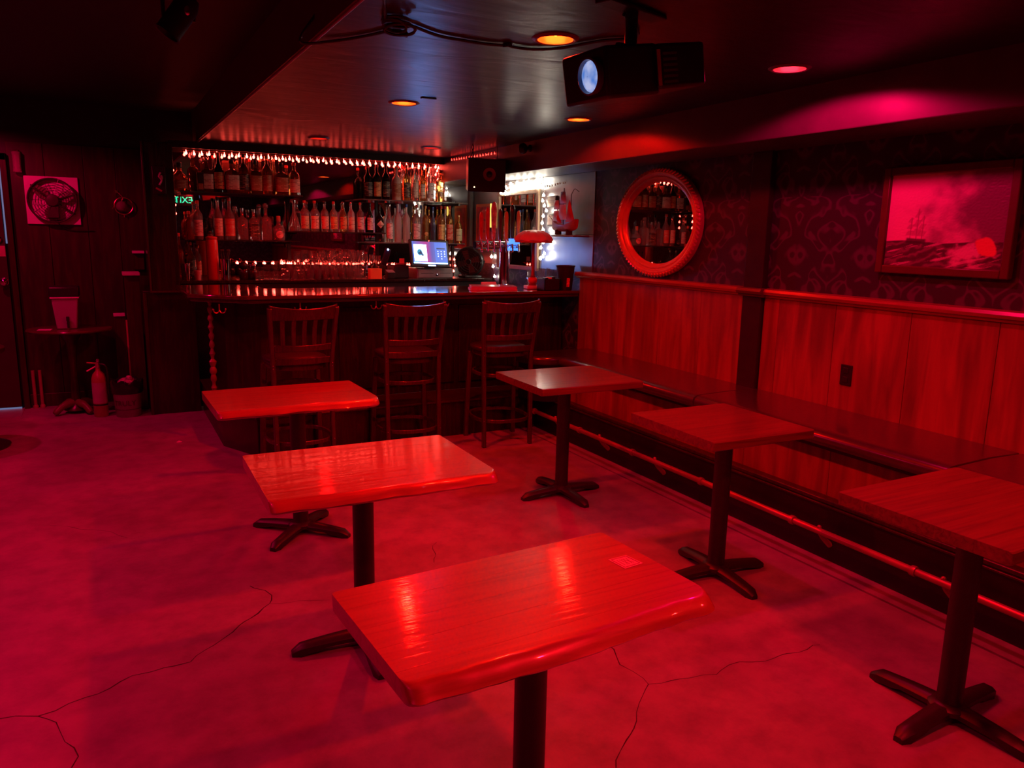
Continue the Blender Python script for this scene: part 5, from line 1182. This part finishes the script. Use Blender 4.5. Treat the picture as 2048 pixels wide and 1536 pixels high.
def lensmat():
    m, N, L, b = nt('projector lens glow'); setp(b, (0.05, 0.08, 0.15), 0.05)
    tc = N.new('ShaderNodeTexCoord'); nz = N.new('ShaderNodeTexNoise'); nz.inputs['Scale'].default_value = 22; L.new(tc.outputs['Object'], nz.inputs['Vector'])
    r = N.new('ShaderNodeValToRGB'); e = r.color_ramp.elements; e[0].position = 0.35; e[0].color = (0.10, 0.26, 0.80, 1); e[1].position = 0.65; e[1].color = (0.55, 0.62, 0.98, 1)
    L.new(nz.outputs['Fac'], r.inputs['Fac']); L.new(r.outputs['Color'], b.inputs['Emission Color']); b.inputs['Emission Strength'].default_value = 0.75
    return m
MB().lathe([(0.050, -0.010), (0.040, -0.018), (0.022, -0.023), (0.001, -0.025)], 28, (-0.006, -0.015, 0.0), axis='X', close=False).xf(PM).build('lens', lensmat(), pj, True, smooth=70)
top = PM @ Vector((0.20, 0.03, 0.08))
MB().tube([top, (top.x, top.y, ZC-0.012)], 0.022, 12).build('mount_pole', blackmetal, pj, True)
MB().box((top.x-0.16, top.y-0.035, ZC-0.014), (top.x+0.16, top.y+0.035, ZC-0.0005), (0, 0, 0.3)).build('mount_plate', blackmetal, pj, True, bevel=0.003)
m = MB()
for s in (-1, 1): m.tube([top+Vector((0, 0, 0.01)), PM @ Vector((0.20+s*0.12, 0.03+s*0.08, 0.088))], 0.010, 6)
m.build('spider_arms', blackmetal, pj, True)
pc2 = [PM @ Vector((0.42, 0.0, 0.0)), PM @ Vector((0.47, -0.03, 0.03)), PM @ Vector((0.50, 0.0, 0.0)), PM @ Vector((0.48, 0.03, -0.03)), PM @ Vector((0.42, 0.05, -0.02))]
MB().tube(smoothpath(pc2, 5), 0.006, 6).build('cable_loop', blackplastic, pj, True)
def cz(px, py, dz=0.008): return onz(px, py, ZC-dz)
cab = thing('ceiling_cable', 'black cable stapled across the ceiling with a coiled bundle', 'cable', cz(790, 50))
run1 = [(XF-0.01, cz(560, 66).y, 2.47), cz(600, 82, 0.02), cz(650, 84, 0.012), cz(720, 74), cz(775, 62)]
MB().tube(smoothpath(run1, 6), 0.006, 7).build('cable_run', blackplastic, cab, True)
run2 = [cz(775, 62), cz(800, 45), cz(830, 54), cz(880, 72), cz(960, 86), cz(1015, 92), cz(1060, 98), cz(1120, 96), cz(1200, 82), cz(1275, 72), (top.x-0.02, top.y+0.02, ZC-0.02)]
MB().tube(smoothpath(run2, 6), 0.006, 7).build('cable_run', blackplastic, cab, True)
m = MB(); cc = cz(792, 40)
for k in range(4):
    a0 = k*0.6; m.tube([(cc.x+(0.035+0.008*k)*math.cos(2*PI*i/16+a0)+0.01*k-0.015, cc.y+(0.055-0.006*k)*math.sin(2*PI*i/16+a0), ZC-0.010-0.006*k-0.012*(1+math.cos(2*PI*i/16))*(k % 2)) for i in range(16)], 0.0055, 6, closed=True)
m.tube(smoothpath([cc+Vector((0, 0.05, 0)), cc+Vector((0.0, 0.11, -0.012)), cz(770, 12), cz(768, -20)], 5), 0.0055, 6)
m.build('cable_coil', blackplastic, cab, True)
q = cz(797, 66, 0.018); MB().cbox(q, (0.075, 0.035, 0.024), (0, 0, 0.5)).build('plug', blackplastic, cab, True, bevel=0.005)
q = cz(1015, 91, 0.008); MB().cbox(q, (0.03, 0.03, 0.016), (0, 0, 0.4)).build('cable_clip', blackplastic, cab, True, bevel=0.003)
tag(MB().cbox(onz(857, 197, ZC-0.004), (0.09, 0.03, 0.008)).build('ceiling_bracket', blackplastic, bevel=0.002), 'small flat black bracket on the ceiling beside the middle downlight', 'bracket')

# ================================================================== LEFT CORNER
YW = YB-0.015
vf0, vf1 = ony(50, 452, YW), ony(160, 352, YW)
vfx, vfz, hw = -0.340, 1.822, 0.203
vf = thing('wall_fan', 'white square panel with a dark round wall fan on the back wall', 'fan', (vfx, YW, vfz-hw))
MB().box((vfx-hw, YW-0.02, vfz-hw), (vfx+hw, YW, vfz+hw)).build('panel', plain('white fan panel', (0.70, 0.66, 0.66), 0.45, 0.08, 8), vf, True, bevel=0.003)
dm = plain('dark fan metal', (0.06, 0.035, 0.04), 0.35)
MB().lathe([(0.178, 0.0), (0.188, -0.01), (0.192, -0.05), (0.186, -0.055), (0.180, -0.05), (0.176, -0.006)], 40, (vfx, YW-0.02, vfz), axis='Y', close=False).build('fan_ring', dm, vf, True)
m = MB()
for rr in (0.165, 0.145, 0.125, 0.105, 0.085): m.tube([(vfx+rr*math.cos(2*PI*k/36), YW-0.078-0.02*(1-rr/0.17), vfz+rr*math.sin(2*PI*k/36)) for k in range(36)], 0.0022, 4, closed=True)
for k in range(10):
    a = 2*PI*k/10; m.tube([(vfx+0.05*math.cos(a), YW-0.095, vfz+0.05*math.sin(a)), (vfx+0.186*math.cos(a), YW-0.074, vfz+0.186*math.sin(a))], 0.0022, 4)
m.build('wire_guard', dm, vf, True)
m = MB()
for k in range(3):
    a = 2*PI*k/3+0.5; bl = [(0.03, -0.02), (0.09, -0.065), (0.155, -0.055), (0.165, 0.01), (0.10, 0.03), (0.03, 0.02)]
    v0 = [(vfx+x*math.cos(a)-y*math.sin(a), YW-0.045+0.25*y, vfz+x*math.sin(a)+y*math.cos(a)) for x, y in bl]; m.add(v0+[(v[0], v[1]-0.003, v[2]) for v in v0], [tuple(range(6)), tuple(range(11, 5, -1))]+[(i, 6+i, 6+(i+1) % 6, (i+1) % 6) for i in range(6)])
m.build('blades', plain('smoky blades', (0.20, 0.10, 0.12), 0.35), vf, True, smooth=0)
MB().lathe([(0.055, -0.02), (0.055, -0.09), (0.045, -0.105), (0.02, -0.11)], 24, (vfx, YW, vfz), axis='Y').build('motor_hub', dm, vf, True)
MB().box((vfx-0.045, YW-0.09, vfz-0.15), (vfx+0.045, YW-0.02, vfz-0.045)).build('motor_box', dm, vf, True, bevel=0.008)
m = MB()
for a in (2.45, 0.3, -0.6): m.tube([(vfx, YW-0.07, vfz), (vfx+0.2*math.cos(a), YW-0.05, vfz+0.2*math.sin(a))], 0.008, 6)
m.build('support_arm', dm, vf, True)
MB().tube(smoothpath([(vfx+0.02, YW-0.03, vfz-0.15), (vfx+0.05, YW-0.02, vfz-hw-0.02), (vfx+0.15, YW-0.012, vfz-hw-0.05), (vfx+0.30, YW-0.008, vfz-hw-0.05)], 5), 0.004, 6).build('power_cord', blackplastic, vf, True)
q = ony(34, 322, YW)
sc_ = thing('wall_sconce', 'small slim glass wall sconce high up left of the white fan panel', 'wall lamp', (q.x, YW, q.z))
MB().lathe([(0.028, 0.075), (0.034, 0.07), (0.030, -0.05), (0.034, -0.09), (0.03, -0.095)], 14, (0, -0.045, 0), close=False).build('glass_tube', glass('rosy sconce glass', (0.75, 0.6, 0.6), 0.12, 0.7), sc_); MB().box((-0.02, -0.05, 0.05), (0.02, 0.0, 0.09)).build('bracket', darkwood, sc_, bevel=0.003)
q = ony(247, 412, YW)
rn = thing('ring_ornament', 'small wire ring ornament with a glass ball hung on the back wall', 'ornament', (q.x, YW, q.z))
m = MB(); m.tube([(0.075*math.cos(2*PI*k/30), -0.03, 0.075*math.sin(2*PI*k/30)) for k in range(30)], 0.005, 6, closed=True); m.tube([(-0.075, -0.03, 0.0), (-0.09, -0.03, -0.03)], 0.004, 5); m.tube([(0, -0.03, 0.075), (-0.05, -0.005, 0.13)], 0.002, 5); m.tube([(0, -0.03, -0.075), (0, -0.03, -0.10)], 0.004, 5); m.build('ring', brass, rn)
m = MB(); m.ball((-0.015, -0.03, -0.005), 0.048, 14, 9); m.build('glass_ball', glass('rosy ball glass', (0.8, 0.6, 0.6), 0.03, 0.8), rn, smooth=60); MB().tube([(-0.012, -0.03, 0.042), (0, -0.03, 0.074)], 0.004, 5).build('hanger', brass, rn); MB().box((-0.06, -0.012, 0.11), (-0.04, 0.0, 0.135)).build('nail', brass, rn)
q = ony(276, 504, YW-0.02)
pd2 = thing('paper_holder', 'small wall shelf with a bright white edge beside the tall black cabinet', 'shelf', (q.x, YW, q.z))
MB().box((-0.05, -0.09, -0.012), (0.05, 0.0, 0.012)).build('shelf_board', white, pd2, bevel=0.003); MB().box((-0.045, -0.05, -0.16), (0.045, 0.0, -0.0125)).build('back_plate', darkwood, pd2, bevel=0.002)
q = ony(277, 548, 7.42)
lec = thing('host_stand', 'narrow dark stand with a pale top edge beside the bar end', 'stand', (0.215, 7.45, 0))
MB().box((0.165, 7.52, 0.0), (0.282, 7.72, 1.195)).build('body', darkwood, lec, True, bevel=0.003); MB().box((0.15, 7.49, 1.195), (0.287, 7.74, 1.222)).build('top', plain('pale top board', (0.55, 0.45, 0.45), 0.35), lec, True, bevel=0.004)
q = ony(246, 634, 7.50)
brd = thing('leaning_board', 'narrow dark board leaning at the wall with a bright top edge', 'board', (0.08, 7.72, 0))
MB().box((0.06, 7.80, 0.0), (0.15, 7.84, 0.815)).build('board', darkwood, brd, True, bevel=0.002); MB().box((0.058, 7.785, 0.815), (0.152, 7.855, 0.842)).build('top_edge', white, brd, True, bevel=0.003)
MB().prism([(0.153, 7.80), (0.20, 7.76), (0.202, 7.78), (0.155, 7.84)], 0.05, 0.78).build('lit_side', plain('lit board side', (0.42, 0.16, 0.12), 0.5), brd, True, smooth=0)  # the board's lit side, its light put into a paler reddish colour
# oval pedestal table with drink dispenser
tc_ = (-0.285, 7.62)
ot = thing('pedestal_table', 'dark oval pedestal table by the back wall holding the drink dispenser', 'table', (tc_[0], tc_[1], 0))
m = MB(); m.lathe([(0.30, 0.715), (0.325, 0.722), (0.33, 0.732), (0.325, 0.742), (0.30, 0.745)], 40, sy=0.85); m.build('top', plain('polished dark top', (0.10, 0.04, 0.035), 0.22), ot)
MB().lathe([(0.10, 0.03), (0.05, 0.07), (0.035, 0.12), (0.03, 0.4), (0.045, 0.62), (0.09, 0.70), (0.12, 0.715)], 20).build('pedestal', darkwood, ot)
for k in range(4):
    a = k*PI/2+0.6; m = MB(); m.tube(smoothpath([(0.03*math.cos(a), 0.03*math.sin(a), 0.09), (0.12*math.cos(a), 0.12*math.sin(a), 0.075), (0.20*math.cos(a), 0.20*math.sin(a), 0.022)], 5), [0.034]*5+[0.028]*5+[0.02], 10); m.build('foot', plain('carved reddish foot', (0.16, 0.06, 0.05), 0.4), ot)
dx_, dy_ = -0.300, 7.60
dsp = thing('drink_dispenser', 'white drink dispenser with a black lid and a tap on the oval table', 'dispenser', (dx_, dy_, 0.7455))
m = MB(); w0, w1 = 0.075, 0.098; vs = [(-w0, -w0, 0), (w0, -w0, 0), (w0, w0, 0), (-w0, w0, 0), (-w1, -w1, 0.26), (w1, -w1, 0.26), (w1, w1, 0.26), (-w1, w1, 0.26)]
m.add(vs, [(3,2,1,0),(4,5,6,7),(0,1,5,4),(1,2,6,5),(2,3,7,6),(3,0,4,7)]); m.build('tank', plain('milky plastic', (0.36, 0.32, 0.36), 0.4, 0.05, 8), dsp, bevel=0.01)
MB().box((-0.108, -0.108, 0.26), (0.108, 0.108, 0.275)).build('rim', plain('milky rim', (0.66, 0.58, 0.6), 0.35), dsp, bevel=0.004)
MB().box((-0.113, -0.113, 0.2755), (0.113, 0.113, 0.36)).build('lid', blackplastic, dsp, bevel=0.012)
m = MB(); m.tube([(0.012, -0.076, 0.055), (0.012, -0.12, 0.055)], 0.012, 10); m.tube([(0.012, -0.112, 0.075), (0.012, -0.112, 0.015)], 0.010, 8); m.box((0.0, -0.122, 0.075), (0.024, -0.10, 0.11)); m.build('spigot', blackplastic, dsp)
MB().box((-0.035, -0.084, 0.13), (0.045, -0.079, 0.16), (0.05, 0, 0)).build('level_panel', plain('milky panel', (0.5, 0.44, 0.48), 0.4), dsp, smooth=0)
tag(MB().prism([(-0.52, 7.49), (-0.42, 7.47), (-0.41, 7.55), (-0.51, 7.57)], 0.7456, 0.749).build('napkin', white, smooth=0), 'small white napkin on the oval table left of the dispenser', 'napkin')
# fire extinguisher and bucket
ext = thing('fire_extinguisher', 'pinkish fire extinguisher standing on the floor left of the bucket', 'fire extinguisher', (-0.095, 7.38, 0))
MB().lathe([(0.052, 0), (0.057, 0.008), (0.057, 0.33), (0.045, 0.37), (0.02, 0.40), (0.018, 0.42)], 20).build('cylinder', plain('red extinguisher paint', (0.34, 0.09, 0.09), 0.3), ext)
MB().lathe([(0.0578, 0.12), (0.0578, 0.30)], 20, close=False).build('instruction_label', plain('pale label sheet', (0.40, 0.32, 0.32), 0.5), ext); MB().lathe([(0.0585, 0.10), (0.0585, 0.114)], 20, close=False).build('band', blackplastic, ext)
m = MB(); m.lathe([(0.018, 0.42), (0.022, 0.43), (0.016, 0.47)], 12); m.tube([(0.0, 0, 0.46), (-0.08, -0.02, 0.475)], 0.007, 6); m.tube([(0.0, 0, 0.445), (-0.085, -0.02, 0.40)], 0.007, 6); m.build('valve_handle', plain('dull valve metal', (0.5, 0.3, 0.3), 0.35, metal=0.6), ext)
MB().tube(smoothpath([(0.01, -0.01, 0.46), (0.06, -0.03, 0.44), (0.072, -0.03, 0.34), (0.066, -0.03, 0.2)], 5), 0.008, 7).build('hose', blackplastic, ext)
m = MB(); m.ball((0.005, -0.022, 0.49), (0.016, 0.010, 0.016), 10, 6); m.build('gauge', chrome, ext)
bk = thing('ice_bucket', 'metal bucket lettered TRULY with a black bag liner on the floor', 'bucket', (0.115, 7.32, 0))
bkm = plain('pale galvanised bucket', (0.26, 0.22, 0.22), 0.35, 0.08, 10, metal=0.3)
MB().lathe([(0.095, 0), (0.098, 0.004), (0.122, 0.30), (0.118, 0.30), (0.094, 0.008), (0.001, 0.006)], 28, close=False).build('pail', bkm, bk, smooth=50)
m = MB(); vs = []; fs = []; n = 36
for j, (r, z) in enumerate(((0.119, 0.205), (0.124, 0.21), (0.130, 0.305), (0.126, 0.318), (0.11, 0.312), (0.09, 0.28))):
    for k in range(n):
        a = 2*PI*k/n; f = 1+0.02*math.sin(k*2.3+j)*(1 if j > 0 else 0.3); vs.append((r*f*math.cos(a), r*f*math.sin(a), z+0.012*math.sin(k*1.3)*(1 if j >= 3 else 0)))
for j in range(5):
    for k in range(n): fs.append((j*n+k, j*n+(k+1) % n, (j+1)*n+(k+1) % n, (j+1)*n+k))
m.add(vs, fs); m.build('bag_liner', plain('black bin bag', (0.012, 0.012, 0.014), 0.2), bk, smooth=60)
m = MB(); m.ball((0.0, -0.02, 0.29), (0.075, 0.07, 0.05), 12, 8); m.ball((0.02, -0.04, 0.33), (0.03, 0.03, 0.03), 10, 6); m.build('bag_bundle', plain('crumpled clear bag', (0.35, 0.28, 0.30), 0.12, 0.5, 40, bump=0.6), bk, smooth=60)
m = text_mb('TRULY', 0.062)
v2 = []
for v in m.v:
    a = -PI/2+(v.x-0.03)/0.111; r = 0.1125+v.z*0.5; v2.append(Vector((r*math.cos(a), r*math.sin(a), 0.125+v.y)))
m.v = v2; m.build('lettering', plain('dark print on bucket', (0.05, 0.03, 0.03), 0.5), bk, smooth=0)
m = MB()
for z, r in ((0.07, 0.105),): m.tube([(r*math.cos(2*PI*k/30), r*math.sin(2*PI*k/30), z) for k in range(30)], 0.003, 5, closed=True)
m.build('rim_bead', MAT['dark print on bucket'], bk)
# pipes at the wall foot, crumb of paper on the floor, dark foot at the left edge
for k, px in enumerate((68, 82)):
    q = ony(px, 770, YB-0.05); t = thing('floor_pipe', ('left' if k == 0 else 'right')+' of two short pale pipes rising by the back wall', 'pipe', (q.x, YB-0.06, 0)); MB().lathe([(0.014, 0), (0.014, 0.34)], 12).build('pipe', plain('dull pipe', (0.30, 0.12, 0.12), 0.4), t); MB().lathe([(0.022, 0), (0.022, 0.02), (0.015, 0.03)], 12).build('flange', plain('dull flange', (0.32, 0.13, 0.13), 0.4), t)
q = onz(358, 884); m = MB(); m.add([q+Vector(v) for v in ((-0.02, -0.012, 0.0008), (0.02, -0.014, 0.0008), (0.024, 0.012, 0.0008), (-0.016, 0.014, 0.0008), (0.0, 0.0, 0.012))], [(3, 2, 1, 0), (0, 1, 4), (1, 2, 4), (2, 3, 4), (3, 0, 4)])
tag(m.build('paper_scrap', white, smooth=0), 'tiny white paper scrap on the floor near the bar corner', 'paper scrap')
q = onz(2, 893)
cb_ = thing('chair_foot_base', 'rounded black pedestal foot poking in at the left edge of the photo', 'table base', (q.x-0.20, q.y+0.03, 0))
MB().lathe([(0.26, 0), (0.265, 0.012), (0.20, 0.035), (0.06, 0.055), (0.035, 0.08), (0.035, 0.70)], 28).build('base', blackmetal, cb_); MB().lathe([(0.28, 0.70), (0.285, 0.71), (0.285, 0.73), (0.28, 0.735)], 32).build('top', darkwood, cb_)
# black stage spot on the high ceiling
q = onz(357, 30, 2.50)
sl = thing('stage_spotlight', 'black stage spotlight hanging from the dark high ceiling', 'spotlight', (q.x, q.y, ZH))
m = MB(); m.tube([(0, 0, 0), (0, 0, -0.08)], 0.012, 8); m.tube([(-0.06, 0, -0.08), (0.06, 0, -0.08)], 0.008, 6); m.tube([(-0.06, 0, -0.08), (-0.06, 0, -0.18)], 0.008, 6); m.tube([(0.06, 0, -0.08), (0.06, 0, -0.18)], 0.008, 6); m.build('yoke', blackmetal, sl)
MB().lathe([(0.035, 0.10), (0.052, 0.06), (0.052, -0.08), (0.058, -0.09), (0.048, -0.088), (0.044, -0.06)], 20, close=True).xf(Matrix.Translation((0, 0, -0.17)) @ Matrix.Rotation(0.6, 4, 'Y')).build('can', blackmetal, sl)
m = MB(); m.ball((0.03, -0.055, -0.15), (0.012, 0.006, 0.02), 8, 5); m.build('clamp_knob', chrome, sl)
# exit sign behind the camera (seen only in the bar mirror)
es = thing('exit_sign', 'green EXIT sign hanging behind the camera and reflected reversed in the bar mirror', 'exit sign', (1.525, -1.0, 2.165))
MB().box((-0.185, -0.03, -0.105), (0.185, 0.0, 0.105)).build('case', blackplastic, es, bevel=0.004)
MB().box((-0.012, -0.022, 0.105), (0.012, -0.008, ZC-2.165)).build('stem', blackplastic, es)
grn = glow('green exit lettering', (0.02, 1.0, 0.45), 2.2)
m = text_mb('EXIT', 0.17); m.xf(Matrix.Translation((0, 0.0015, 0)) @ Matrix.Rotation(PI, 4, 'Z') @ Matrix.Rotation(PI/2, 4, 'X')); m.build('lettering', grn, es, smooth=0)
m = MB()
for s in (-1, 1): m.tube([(s*0.145, 0.002, 0.03), (s*0.172, 0.002, 0.0), (s*0.145, 0.002, -0.03)], 0.006, 5)
m.build('arrow', grn, es)
